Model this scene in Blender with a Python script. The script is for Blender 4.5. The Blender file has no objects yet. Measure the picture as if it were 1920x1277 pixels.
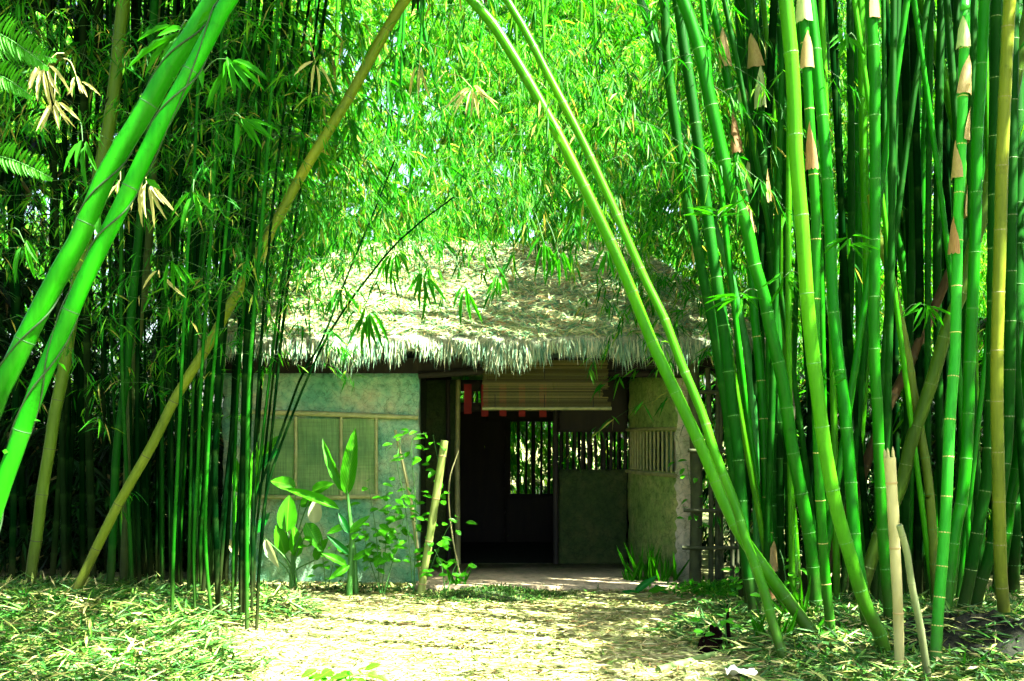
import bpy, math
import numpy as np
from mathutils import Vector, Matrix

# ------------------------------------------------------------------ camera, sky, sun, exposure
SC = bpy.context.scene
COL = SC.collection
R = math.radians
FPX, HZ, CH = 2000.0, 820.0, 1.5           # focal length in photo pixels, horizon row, camera height

cam = bpy.data.cameras.new('camera')
cam.sensor_width = 36.0
cam.lens = 36.0 * FPX / 1920.0
cam.shift_y = (HZ - 638.5) / 1920.0
cam.clip_start = 0.1
cam.clip_end = 2000
cam_o = bpy.data.objects.new('camera', cam)
cam_o.location = (0, 0, CH)
cam_o.rotation_euler = (R(90), 0, 0)
COL.objects.link(cam_o)
SC.camera = cam_o

SUN = Vector((0.48, -0.25, 0.84)).normalized()          # direction to the sun
W = bpy.data.worlds.new('World')
SC.world = W
W.use_nodes = True
wn = W.node_tree.nodes
sky = wn.new('ShaderNodeTexSky')
sky.sky_type = 'NISHITA'
sky.sun_disc = False
sky.dust_density = 4.0
sky.ozone_density = 0.2
sky.sun_elevation = math.asin(SUN.z)
sky.sun_rotation = math.atan2(SUN.x, SUN.y)
wn['Background'].inputs['Strength'].default_value = 0.05
W.node_tree.links.new(sky.outputs['Color'], wn['Background'].inputs['Color'])

sl = bpy.data.lights.new('sun', 'SUN')
sl.energy = 5.0
sl.angle = R(0.5)
sl.color = (1.0, 0.98, 0.88)
so = bpy.data.objects.new('sun', sl)
so.rotation_euler = (-SUN).to_track_quat('-Z', 'Y').to_euler()
so.location = (6, -4, 14)
COL.objects.link(so)

SC.view_settings.view_transform = 'Standard'
SC.view_settings.look = 'None'
SC.view_settings.gamma = 1.0
SC.view_settings.use_curve_mapping = False
SC.view_settings.exposure = 4.1
SC.render.engine = 'CYCLES'
SC.cycles.max_bounces = 4
SC.cycles.diffuse_bounces = 2
SC.cycles.transmission_bounces = 4
SC.cycles.transparent_max_bounces = 6
SC.cycles.use_denoising = True
SC.cycles.use_adaptive_sampling = True
SC.cycles.adaptive_threshold = 0.03

rng = np.random.default_rng(11)

# ------------------------------------------------------------------ terrain height and photo-to-place helpers
def gz(x, y):
    x = np.asarray(x, float); y = np.asarray(y, float)
    a = 0.22 * np.exp(-(((x + 4.0) / 1.9) ** 2 + ((y - 8.4) / 1.5) ** 2) ** 1.3)
    b = 0.16 * np.exp(-(((x - 3.0) / 1.55) ** 2 + ((y - 7.4) / 1.7) ** 2) ** 1.2)
    c = 0.012 * np.sin(x * 1.7 + y * 0.6) * np.sin(y * 1.3 - x * .4)
    return a + b + c

def at(px, py, Y):
    return np.array([(px - 960.0) / FPX * Y, Y, CH + (HZ - py) / FPX * Y])

def depth_on_ground(px, py):
    Y = 8.0
    for _ in range(30):
        z = float(gz((px - 960.0) / FPX * Y, Y))
        Y = 0.5 * Y + 0.5 * (CH - z) * FPX / (py - HZ)
    return Y

# ------------------------------------------------------------------ mesh helpers
class MB:
    def __init__(s):
        s.v = []; s.f = []; s.m = []; s.s = []; s.n = 0
    def add(s, verts, faces, mat=0, smooth=False):
        verts = np.asarray(verts, np.float32).reshape(-1, 3)
        faces = np.asarray(faces, np.int64)
        if len(verts) == 0 or len(faces) == 0:
            return s
        s.v.append(verts)
        s.f.append(faces + s.n)
        s.m.append(np.full(len(faces), mat, np.int32))
        s.s.append(np.full(len(faces), smooth, bool))
        s.n += len(verts)
        return s
    def mesh(s, name, mats):
        me = bpy.data.meshes.new(name)
        v = np.concatenate(s.v)
        me.vertices.add(len(v))
        me.vertices.foreach_set('co', v.ravel())
        tot = np.concatenate([np.full(len(f), f.shape[1], np.int32) for f in s.f])
        idx = np.concatenate([f.ravel() for f in s.f]).astype(np.int32)
        me.loops.add(len(idx))
        me.loops.foreach_set('vertex_index', idx)
        me.polygons.add(len(tot))
        st = np.concatenate([[0], np.cumsum(tot)[:-1]]).astype(np.int32)
        me.polygons.foreach_set('loop_start', st)
        me.polygons.foreach_set('loop_total', tot)
        me.polygons.foreach_set('material_index', np.concatenate(s.m))
        me.polygons.foreach_set('use_smooth', np.concatenate(s.s))
        for m in (mats if isinstance(mats, (list, tuple)) else [mats]):
            me.materials.append(m)
        me.update(calc_edges=True)
        return me
    def build(s, name, mats, parent=None, loc=(0, 0, 0)):
        return obj(name, s.mesh(name, mats), parent, loc)
    def shift(s, d):
        d = np.asarray(d, np.float32)
        s.v = [a - d for a in s.v]
        return s

def obj(name, me, parent=None, loc=(0, 0, 0)):
    o = bpy.data.objects.new(name, me)
    COL.objects.link(o)
    o.location = loc
    if parent is not None:
        o.parent = parent
    return o

def tag(o, label=None, cat=None, group=None, kind=None):
    if label: o['label'] = label
    if cat: o['category'] = cat
    if group: o['group'] = group
    if kind: o['kind'] = kind
    return o

def root(name, loc, label, cat, group=None):
    return tag(obj(name, None, None, tuple(float(c) for c in loc)), label, cat, group)

def nrmz(a):
    a = np.asarray(a, float)
    return a / np.maximum(np.linalg.norm(a, axis=-1, keepdims=True), 1e-9)

def smooth_path(pts, step):
    """Catmull-Rom through pts, resampled evenly; returns points and arc length."""
    P = np.asarray(pts, float)
    P = np.vstack([2 * P[0] - P[1], P, 2 * P[-1] - P[-2]])
    out = []
    for i in range(1, len(P) - 2):
        t = np.linspace(0, 1, 13)[:-1, None]
        a, b, c, d = P[i - 1], P[i], P[i + 1], P[i + 2]
        out.append(.5 * (2 * b + (c - a) * t + (2 * a - 5 * b + 4 * c - d) * t ** 2 + (3 * b - a - 3 * c + d) * t ** 3))
    out = np.vstack(out + [P[-2][None]])
    s = np.concatenate([[0], np.cumsum(np.linalg.norm(np.diff(out, axis=0), axis=1))])
    n = max(2, int(s[-1] / step) + 1)
    q = np.linspace(0, s[-1], n)
    return np.stack([np.interp(q, s, out[:, k]) for k in range(3)], 1), q

def interp_path(P, s, q):
    return np.stack([np.interp(q, s, P[:, k]) for k in range(3)], -1)

def frames(P):
    T = nrmz(np.gradient(P, axis=0))
    ref = np.array([0., 1., 0.]) if abs(T[0][1]) < .8 else np.array([1., 0., 0.])
    A = nrmz(np.cross(T, ref))
    B = np.cross(T, A)
    return T, A, B

def tube(mb, P, r, sides=8, mat=0, caps=True, smooth=True):
    P = np.asarray(P, float)
    r = np.broadcast_to(np.asarray(r, float), (len(P),))
    T, A, B = frames(P)
    th = np.linspace(0, 2 * math.pi, sides, endpoint=False)
    ring = A[:, None] * np.cos(th)[None, :, None] + B[:, None] * np.sin(th)[None, :, None]
    V = P[:, None] + ring * r[:, None, None]
    n = len(P)
    i = np.arange(n - 1)[:, None] * sides
    j = np.arange(sides)[None]
    k = (j + 1) % sides
    F = np.stack([i + j, i + k, i + k + sides, i + j + sides], -1).reshape(-1, 4)
    mb.add(V.reshape(-1, 3), F, mat, smooth)
    if caps:
        for e, sgn in ((0, 1), (n - 1, -1)):
            cv = np.vstack([V[e], P[e][None]])
            jj = np.arange(sides); kk = (jj + 1) % sides
            F = np.stack([jj, np.full(sides, sides), kk], 1) if sgn == 1 else np.stack([jj, kk, np.full(sides, sides)], 1)
            mb.add(cv, F, mat, False)
    return mb

def box(mb, lo, hi, mat=0):
    x0, y0, z0 = lo; x1, y1, z1 = hi
    V = [(x0, y0, z0), (x1, y0, z0), (x1, y1, z0), (x0, y1, z0), (x0, y0, z1), (x1, y0, z1), (x1, y1, z1), (x0, y1, z1)]
    F = [(0, 3, 2, 1), (4, 5, 6, 7), (0, 1, 5, 4), (1, 2, 6, 5), (2, 3, 7, 6), (3, 0, 4, 7)]
    return mb.add(V, F, mat)

def leaves(mb, pos, d, nr, L, Wd, mat=0, droop=.15, simple=False, fold=.25):
    pos = np.asarray(pos, float); N = len(pos)
    d = nrmz(d)
    side = nrmz(np.cross(d, nr))
    nr = np.cross(side, d)
    L = np.broadcast_to(np.asarray(L, float), (N,))[:, None]
    Wd = np.broadcast_to(np.asarray(Wd, float), (N,))[:, None]
    dn = np.array([0, 0, -1.0])
    tip = pos + d * L + dn * droop * L
    mid = pos + d * L * .42 + dn * droop * .18 * L
    lft = mid + side * Wd * .5 + nr * fold * Wd
    rgt = mid - side * Wd * .5 + nr * fold * Wd
    k = np.arange(N)[:, None]
    if simple:
        V = np.stack([pos, lft, tip, rgt], 1).reshape(-1, 3)
        return mb.add(V, k * 4 + np.array([[0, 3, 2, 1]]), mat)
    V = np.stack([pos, lft, tip, rgt, mid], 1).reshape(-1, 3)
    F = np.concatenate([k * 5 + np.array([[0, 4, 1]]), k * 5 + np.array([[4, 2, 1]]),
                        k * 5 + np.array([[0, 3, 4]]), k * 5 + np.array([[4, 3, 2]])])
    return mb.add(V, F, mat)

def sprays(mb, org, d, Ls, K=6, M=6, ll=.17, lw=.02, droop=.5, leafmat=0, twigmat=1, twig_r=.0025, simple=False, spread=.8, hang=.55, start=.2):
    """Arching twigs with fans of hanging leaves along them."""
    org = np.asarray(org, float); N = len(org)
    if N == 0: return
    d = nrmz(d)
    Ls = np.broadcast_to(np.asarray(Ls, float), (N,))
    dn = np.array([0, 0, -1.0])
    def curve(t):
        t = np.asarray(t)
        return org[:, None] + d[:, None] * (Ls[:, None] * t)[..., None] + dn * (droop * Ls[:, None] * t ** 2)[..., None]
    t = np.clip(np.linspace(start, 1, K)[None] + rng.uniform(-.06, .06, (N, K)), .02, 1)
    p = curve(t)
    tan = nrmz(d[:, None] + dn * (2 * droop * t)[..., None])
    pp = np.repeat(p[:, :, None], M, 2)
    jit = rng.normal(0, 1, (N, K, M, 3)) * spread
    jit[..., 2] *= .5
    ld = tan[:, :, None] * .75 + jit + dn * hang * 1.3
    ln = np.array([0, 0, 1.0]) + rng.normal(0, .6, (N, K, M, 3))
    n = N * K * M
    leaves(mb, (pp + rng.normal(0, .018, pp.shape)).reshape(n, 3), ld.reshape(n, 3), ln.reshape(n, 3),
           ll * rng.uniform(.55, 1.25, n), lw * rng.uniform(.7, 1.3, n), leafmat, droop=.22, simple=simple)
    if twig_r:
        S = 5
        tt = np.linspace(0, 1, S)
        c = curve(np.repeat(tt[None], N, 0))
        side = nrmz(np.cross(d, np.array([0, 0, 1.0]) + 1e-3))
        upv = np.cross(side, d)
        offs = [side, -.5 * side + .87 * upv, -.5 * side - .87 * upv]
        rad = twig_r * np.linspace(1, .4, S)
        V = np.stack([c + o[:, None] * rad[None, :, None] for o in offs], 2)      # N,S,3,3
        base = (np.arange(N)[:, None, None] * S + np.arange(S - 1)[None, :, None]) * 3
        j = np.arange(3)[None, None]; k = (j + 1) % 3
        F = np.stack([base + j, base + k, base + k + 3, base + j + 3], -1).reshape(-1, 4)
        mb.add(V.reshape(-1, 3), F, twigmat, True)

# ------------------------------------------------------------------ materials
def new_mat(name):
    m = bpy.data.materials.new(name)
    m.use_nodes = True
    nt = m.node_tree
    return m, nt, nt.nodes['Principled BSDF'], nt.nodes['Material Output']

def N_(nt, t, **kw):
    n = nt.nodes.new(t)
    for k, v in kw.items(): setattr(n, k, v)
    return n

def ramp(nt, fac, stops, interp='LINEAR'):
    r = N_(nt, 'ShaderNodeValToRGB')
    r.color_ramp.interpolation = interp
    el = r.color_ramp.elements
    while len(el) < len(stops): el.new(.5)
    for e, (p, c) in zip(el, stops):
        e.position = p; e.color = (*c, 1)
    nt.links.new(fac, r.inputs['Fac'])
    return r.outputs['Color']

def noise(nt, scale, detail=4, vec=None, rough=.6, stretch=None):
    n = N_(nt, 'ShaderNodeTexNoise')
    n.inputs['Scale'].default_value = scale
    n.inputs['Detail'].default_value = detail
    n.inputs['Roughness'].default_value = rough
    if vec is None:
        tc = N_(nt, 'ShaderNodeTexCoord'); vec = tc.outputs['Object']
    if stretch:
        mp = N_(nt, 'ShaderNodeMapping'); mp.inputs['Scale'].default_value = stretch
        nt.links.new(vec, mp.inputs['Vector']); vec = mp.outputs['Vector']
    nt.links.new(vec, n.inputs['Vector'])
    return n.outputs['Fac']

def bump(nt, bsdf, h, strength=.5, dist=.02):
    b = N_(nt, 'ShaderNodeBump')
    b.inputs['Strength'].default_value = strength
    b.inputs['Distance'].default_value = dist
    nt.links.new(h, b.inputs['Height'])
    nt.links.new(b.outputs['Normal'], bsdf.inputs['Normal'])

def mixc(nt, a, b, fac, mode='MIX'):
    m = N_(nt, 'ShaderNodeMix', data_type='RGBA', blend_type=mode)
    for s, v in ((m.inputs['Factor'], fac), (m.inputs['A'], a), (m.inputs['B'], b)):
        if hasattr(v, 'links'): nt.links.new(v, s)
        elif isinstance(v, (int, float)): s.default_value = v
        else: s.default_value = (*v, 1)
    return m.outputs['Result']

def leaf_mat(name, stops, trans=.4, rough=.5, tint=(1, 1, .6), spec=.12):
    m, nt, b, out = new_mat(name)
    g = N_(nt, 'ShaderNodeNewGeometry')
    c = ramp(nt, g.outputs['Random Per Island'], stops)
    nt.links.new(c, b.inputs['Base Color'])
    b.inputs['Roughness'].default_value = rough
    b.inputs['Specular IOR Level'].default_value = spec
    if trans:
        t = N_(nt, 'ShaderNodeBsdfTranslucent')
        nt.links.new(mixc(nt, c, tint, 1.0, 'MULTIPLY'), t.inputs['Color'])
        mx = N_(nt, 'ShaderNodeMixShader'); mx.inputs['Fac'].default_value = trans
        nt.links.new(b.outputs['BSDF'], mx.inputs[1]); nt.links.new(t.outputs['BSDF'], mx.inputs[2])
        nt.links.new(mx.outputs['Shader'], out.inputs['Surface'])
    return m

M = {}
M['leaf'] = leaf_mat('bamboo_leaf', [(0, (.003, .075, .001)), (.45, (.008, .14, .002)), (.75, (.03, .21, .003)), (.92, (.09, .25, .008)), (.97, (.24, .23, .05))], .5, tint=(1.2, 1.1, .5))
M['leaf_far'] = leaf_mat('bamboo_leaf_sunny', [(0, (.006, .13, .001)), (.35, (.018, .23, .002)), (.7, (.07, .32, .006)), (.92, (.17, .36, .02)), (1, (.30, .32, .08))], .55, tint=(1.2, 1.1, .5))  # brighter copy of the bamboo leaf, sunlight put into its colour
M['leaf_shade'] = leaf_mat('bamboo_leaf_shade', [(0, (.0005, .009, .0008)), (.6, (.001, .022, .001)), (.93, (.006, .06, .002)), (1, (.14, .12, .035))], .3)  # bamboo leaf darkened: the shade of the grove is put into the colour
M['leaf_dry'] = leaf_mat('dry_bamboo_leaf', [(0, (.27, .30, .08)), (.5, (.37, .39, .15)), (1, (.30, .23, .06))], .35, tint=(1, .95, .8))
M['leaf_broad'] = leaf_mat('broad_leaf', [(0, (.006, .16, .002)), (.5, (.03, .25, .004)), (1, (.09, .31, .01))], .45, .35)
M['leaf_teal'] = leaf_mat('bluish_leaf', [(0, (.004, .10, .010)), (1, (.01, .15, .014))], .25, .3)
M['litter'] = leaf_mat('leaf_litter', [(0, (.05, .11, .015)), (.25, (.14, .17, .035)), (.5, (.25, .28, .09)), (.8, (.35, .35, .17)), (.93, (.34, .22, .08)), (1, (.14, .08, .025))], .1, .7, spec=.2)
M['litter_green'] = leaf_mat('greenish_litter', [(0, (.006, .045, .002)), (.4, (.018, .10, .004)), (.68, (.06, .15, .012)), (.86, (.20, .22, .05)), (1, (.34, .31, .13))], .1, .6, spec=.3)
M['roof_leaf'] = leaf_mat('roof_leaf', [(0, (.03, .15, .06)), (.25, (.09, .21, .07)), (.45, (.22, .30, .10)), (.75, (.34, .38, .18)), (.92, (.37, .28, .10)), (1, (.18, .10, .03))], .1, .65, spec=.25)
M['straw'] = leaf_mat('thatch_straw', [(0, (.03, .10, .05)), (.4, (.12, .22, .12)), (.75, (.26, .32, .17)), (1, (.38, .36, .2))], .1, .7, spec=.2)
M['grass'] = leaf_mat('grass_blade', [(0, (.004, .11, .008)), (.6, (.026, .185, .002)), (1, (.15, .24, .03))], .4)
M['moss'] = leaf_mat('moss_tuft', [(0, (.008, .05, .003)), (.7, (.03, .10, .008)), (1, (.12, .13, .03))], .1, .7)

def simple(name, c1, c2, scale=6, rough=.7, stretch=None, bmp=.3, bd=.01, spec=.3):
    m, nt, b, o = new_mat(name)
    n = noise(nt, scale, 6, stretch=stretch)
    nt.links.new(ramp(nt, n, [(.3, c1), (.7, c2)]), b.inputs['Base Color'])
    b.inputs['Roughness'].default_value = rough
    b.inputs['Specular IOR Level'].default_value = spec
    if bmp: bump(nt, b, n, bmp, bd)
    return m

def culm_mat():
    m, nt, b, o = new_mat('bamboo_culm')
    oi = N_(nt, 'ShaderNodeObjectInfo')
    n1 = noise(nt, 3.0, 5, stretch=(1, 1, .35))
    n2 = noise(nt, 60, 3, stretch=(1, 1, .05))
    n3 = noise(nt, 22, 6, rough=.75)
    v = ramp(nt, n1, [(.25, (.45, .55, .6)), (.55, (1.0, 1.0, 1.0)), (.8, (1.7, 1.3, 1.0))])
    c = mixc(nt, oi.outputs['Color'], v, 1.0, 'MULTIPLY')
    v2 = ramp(nt, n2, [(.3, (.82, .85, .8)), (.7, (1.1, 1.08, 1.1))])
    c = mixc(nt, c, v2, 1.0, 'MULTIPLY')
    spots = ramp(nt, n3, [(.60, (1, 1, 1)), (.72, (.45, .5, .4))])
    c = mixc(nt, c, spots, .7, 'MULTIPLY')
    at_ = N_(nt, 'ShaderNodeAttribute', attribute_name='bloom')
    n5 = noise(nt, 35, 5, rough=.7)
    bf = N_(nt, 'ShaderNodeMath', operation='MULTIPLY'); nt.links.new(at_.outputs['Fac'], bf.inputs[0]); nt.links.new(n5, bf.inputs[1])
    pale = mixc(nt, mixc(nt, c, (2.0, 1.5, 2.0), 1.0, 'MULTIPLY'), (.03, .085, .012), .35)
    c = mixc(nt, c, pale, bf.outputs[0])
    tc = N_(nt, 'ShaderNodeTexCoord'); sx = N_(nt, 'ShaderNodeSeparateXYZ'); nt.links.new(tc.outputs['Object'], sx.inputs['Vector'])
    n6 = noise(nt, 7, 6, rough=.7)
    sub = N_(nt, 'ShaderNodeMath', operation='MULTIPLY_ADD'); nt.links.new(n6, sub.inputs[0]); sub.inputs[1].default_value = -.9; nt.links.new(sx.outputs['Z'], sub.inputs[2])
    dirt = N_(nt, 'ShaderNodeMapRange'); nt.links.new(sub.outputs[0], dirt.inputs['Value'])
    dirt.inputs['From Min'].default_value = -.42; dirt.inputs['From Max'].default_value = .05; dirt.inputs['To Min'].default_value = .75; dirt.inputs['To Max'].default_value = 0
    c = mixc(nt, c, (.028, .032, .010), dirt.outputs['Result'])
    n7 = noise(nt, 5, 7, rough=.75)
    lich = ramp(nt, n7, [(.60, (0, 0, 0)), (.70, (1, 1, 1))])
    c = mixc(nt, c, mixc(nt, c, (.55, .62, .8), 1.0, 'MULTIPLY'), lich)
    nt.links.new(c, b.inputs['Base Color'])
    mr = N_(nt, 'ShaderNodeMapRange'); mr.inputs['To Min'].default_value = .75; mr.inputs['To Max'].default_value = .36
    nt.links.new(oi.outputs['Alpha'], mr.inputs['Value']); nt.links.new(mr.outputs['Result'], b.inputs['Roughness'])
    mr = N_(nt, 'ShaderNodeMapRange'); mr.inputs['To Min'].default_value = .0; mr.inputs['To Max'].default_value = .09
    nt.links.new(oi.outputs['Alpha'], mr.inputs['Value']); nt.links.new(mr.outputs['Result'], b.inputs['Specular IOR Level'])
    bump(nt, b, n2, .12, .004)
    return m
M['culm'] = culm_mat()

m, nt, b, o = new_mat('node_ring')
oi = N_(nt, 'ShaderNodeObjectInfo')
nt.links.new(mixc(nt, oi.outputs['Color'], ramp(nt, noise(nt, 30), [(.3, (.7, .7, .7)), (.7, (1.1, 1.1, 1.1))]), 1.0, 'MULTIPLY'), b.inputs['Base Color'])
b.inputs['Roughness'].default_value = .7
M['ring'] = m

M['twig'] = simple('twig', (.012, .045, .008), (.03, .10, .015), 20, .7, bmp=0)
M['twig_pale'] = simple('pale_twig', (.16, .17, .035), (.26, .25, .08), 20, .7, bmp=0)
M['sheath'] = simple('culm_sheath', (.10, .07, .014), (.28, .22, .07), 30, .6, stretch=(1, 1, .2), bmp=.3, bd=.004)
M['sheath_pale'] = simple('pale_culm_sheath', (.13, .25, .07), (.29, .32, .13), 14, .55, stretch=(1, 1, .2), bmp=.3, bd=.004)
M['sheath_dark'] = simple('brown_culm_sheath', (.11, .05, .014), (.24, .15, .045), 14, .7, stretch=(1, 1, .2), bmp=.3, bd=.004)
M['dead'] = simple('dead_bamboo', (.17, .16, .05), (.32, .31, .14), 9, .6, stretch=(1, 1, .3), bmp=.25, bd=.006)
M['timber'] = simple('dark_timber', (.0025, .0025, .0015), (.010, .008, .0035), 12, .8, stretch=(1, 1, .2))  # timber with the black of the unlit interior put into its colour
M['pole'] = simple('old_bamboo_pole', (.09, .11, .035), (.2, .19, .07), 12, .7)
M['batten'] = simple('pale_bamboo_batten', (.16, .2, .06), (.34, .33, .14), 12, .7)
M['fence'] = simple('mossy_fence', (.014, .022, .007), (.045, .055, .018), 9, .85)
M['stump'] = simple('charred_wood', (.0015, .0008, .0006), (.006, .0025, .002), 25, .95, bmp=.8, spec=.02)
M['red'] = simple('red_paper', (.10, .002, .0015), (.14, .003, .002), 10, .8, bmp=0)
M['paper'] = simple('white_paper', (.72, .70, .62), (.82, .80, .74), 10, .8)
M['soil'] = simple('dark_soil', (.003, .005, .004), (.014, .016, .009), 30, .95, bmp=.9, bd=.03, spec=.05)
M['vine'] = simple('vine_stem', (.003, .02, .002), (.010, .04, .005), 30, .7, bmp=0)
M['log'] = simple('green_log', (.05, .11, .02), (.13, .2, .05), 14, .7)

M['dead_green'] = simple('cut_bamboo', (.12, .19, .03), (.24, .28, .07), 9, .5, stretch=(1, 1, .3), bmp=.1, bd=.004)
M['stalk'] = simple('green_stalk', (.02, .11, .012), (.05, .17, .025), 18, .5, bmp=0)
M['moss_soil'] = simple('mossy_earth', (.008, .025, .004), (.03, .05, .01), 40, .95, bmp=.8, bd=.02)
M['leaf_pale'] = leaf_mat('pale_leaf', [(0, (.30, .36, .18)), (1, (.36, .40, .24))], .35, .3)  # pale dried leaf; also sunlight put into the colour of one broad leaf

def mud_mat(name, cols, crack=True):
    m, nt, b, o = new_mat(name)
    n1 = noise(nt, 2.2, 8, rough=.65)
    n2 = noise(nt, 14, 8, rough=.7)
    n3 = noise(nt, 55, 4)
    c = ramp(nt, n1, cols)
    d = ramp(nt, n2, [(.30, (.42, .5, .42)), (.5, (.95, .95, .95)), (.72, (1.3, 1.2, 1.12))])
    c = mixc(nt, c, d, 1.0, 'MULTIPLY')
    if crack:
        tc = N_(nt, 'ShaderNodeTexCoord')
        vv = N_(nt, 'ShaderNodeTexVoronoi', feature='DISTANCE_TO_EDGE')
        vv.inputs['Scale'].default_value = 9
        nn = N_(nt, 'ShaderNodeTexNoise'); nn.inputs['Scale'].default_value = 5
        nt.links.new(tc.outputs['Object'], nn.inputs['Vector'])
        ad = N_(nt, 'ShaderNodeMix', data_type='RGBA', blend_type='LINEAR_LIGHT')
        ad.inputs['Factor'].default_value = .12
        nt.links.new(tc.outputs['Object'], ad.inputs['A']); nt.links.new(nn.outputs['Color'], ad.inputs['B'])
        nt.links.new(ad.outputs['Result'], vv.inputs['Vector'])
        ck = ramp(nt, vv.outputs['Distance'], [(0, (.25, .25, .2)), (.035, (1, 1, 1))])
        c = mixc(nt, c, ck, .55, 'MULTIPLY')
    nt.links.new(c, b.inputs['Base Color'])
    b.inputs['Roughness'].default_value = .92
    b.inputs['Specular IOR Level'].default_value = .15
    mx = N_(nt, 'ShaderNodeMath', operation='MULTIPLY_ADD')
    nt.links.new(n2, mx.inputs[0]); mx.inputs[1].default_value = 1.0
    nt.links.new(n3, mx.inputs[2])
    bump(nt, b, mx.outputs[0], .7, .02)
    return m
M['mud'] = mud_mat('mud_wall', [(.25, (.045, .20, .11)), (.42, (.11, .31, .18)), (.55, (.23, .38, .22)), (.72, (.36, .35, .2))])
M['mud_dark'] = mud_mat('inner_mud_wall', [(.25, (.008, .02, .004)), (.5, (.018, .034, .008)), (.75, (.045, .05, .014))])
M['pillar'] = mud_mat('sun_tinted_pillar', [(.3, (.16, .24, .12)), (.5, (.32, .30, .2)), (.7, (.46, .38, .28))])  # pillar paled: the sun on it is put into the colour
M['corner'] = mud_mat('sun_tinted_corner', [(.25, (.06, .12, .02)), (.5, (.13, .2, .045)), (.75, (.26, .25, .09))])  # corner wall brightened in colour to look sunlit
M['porch'] = mud_mat('porch_floor', [(.3, (.22, .18, .10)), (.7, (.36, .30, .18))], crack=False)
M['mat'] = None
m, nt, b, o = new_mat('woven_mat')
n1 = noise(nt, 2.6, 6)
n2 = noise(nt, 60, 3, stretch=(1, 1, .04))
n4 = noise(nt, 60, 3, stretch=(.04, 1, 1))
c = mixc(nt, ramp(nt, n1, [(.3, (.06, .15, .045)), (.55, (.13, .23, .07)), (.75, (.26, .29, .13))]), ramp(nt, n2, [(.3, (.65, .68, .62)), (.7, (1.2, 1.2, 1.15))]), 1, 'MULTIPLY')
c = mixc(nt, c, ramp(nt, n4, [(.3, (.8, .82, .78)), (.7, (1.1, 1.1, 1.1))]), 1, 'MULTIPLY')
nt.links.new(c, b.inputs['Base Color']); b.inputs['Roughness'].default_value = .85
bump(nt, b, n2, .6, .006)
M['mat'] = m
M['slat'] = leaf_mat('blind_slat', [(0, (.035, .03, .006)), (.5, (.07, .07, .015)), (1, (.13, .11, .03))], .35, .6, tint=(1, .9, .6))
M['thatch'] = simple('thatch_body', (.10, .13, .08), (.24, .25, .14), 30, .95, stretch=(1, .2, 1), bmp=.8, bd=.03)

def ground_mat():
    m, nt, b, o = new_mat('ground_litter')
    n1 = noise(nt, .8, 6)
    n2 = noise(nt, 12, 8, rough=.7, stretch=(.5, 1, 1))
    n3 = noise(nt, 60, 4)
    c = ramp(nt, n2, [(.25, (.04, .06, .015)), (.45, (.14, .15, .06)), (.62, (.26, .24, .13)), (.8, (.32, .26, .15))])
    c = mixc(nt, c, ramp(nt, n1, [(.3, (.62, .75, .55)), (.7, (1.15, 1.1, 1.05))]), 1, 'MULTIPLY')
    nt.links.new(c, b.inputs['Base Color'])
    b.inputs['Roughness'].default_value = .95
    b.inputs['Specular IOR Level'].default_value = .1
    bump(nt, b, n2, .6, .03)
    return m
M['ground'] = ground_mat()

# ------------------------------------------------------------------ ground
xs = np.concatenate([-np.geomspace(400, 9, 14), np.linspace(-8, 8, 81), np.geomspace(9, 400, 14)])
ys = np.concatenate([-np.geomspace(200, 2, 8), np.linspace(0, 18, 91), np.geomspace(19, 900, 16)])
gx, gy = np.meshgrid(xs, ys)
V = np.stack([gx, gy, gz(gx, gy)], -1).reshape(-1, 3)
nx = len(xs)
ii = (np.arange(len(ys) - 1)[:, None] * nx + np.arange(nx - 1)[None]).ravel()
F = np.stack([ii, ii + 1, ii + 1 + nx, ii + nx], 1)
tag(MB().add(V, F, 0, True).build('ground', M['ground']), kind='structure')

# ------------------------------------------------------------------ hut
HUT = root('hut', (-.4, 13, 0), 'thatched mud hut with a dark doorway at the end of the clearing', 'hut')
HO = np.array([-.4, 13, 0.])
def hpart(name, mb, mats, parent=HUT):
    return mb.shift(HO).build(name, mats, parent) if parent is HUT or parent is None else mb.shift(HO).build(name, mats, parent)

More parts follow.
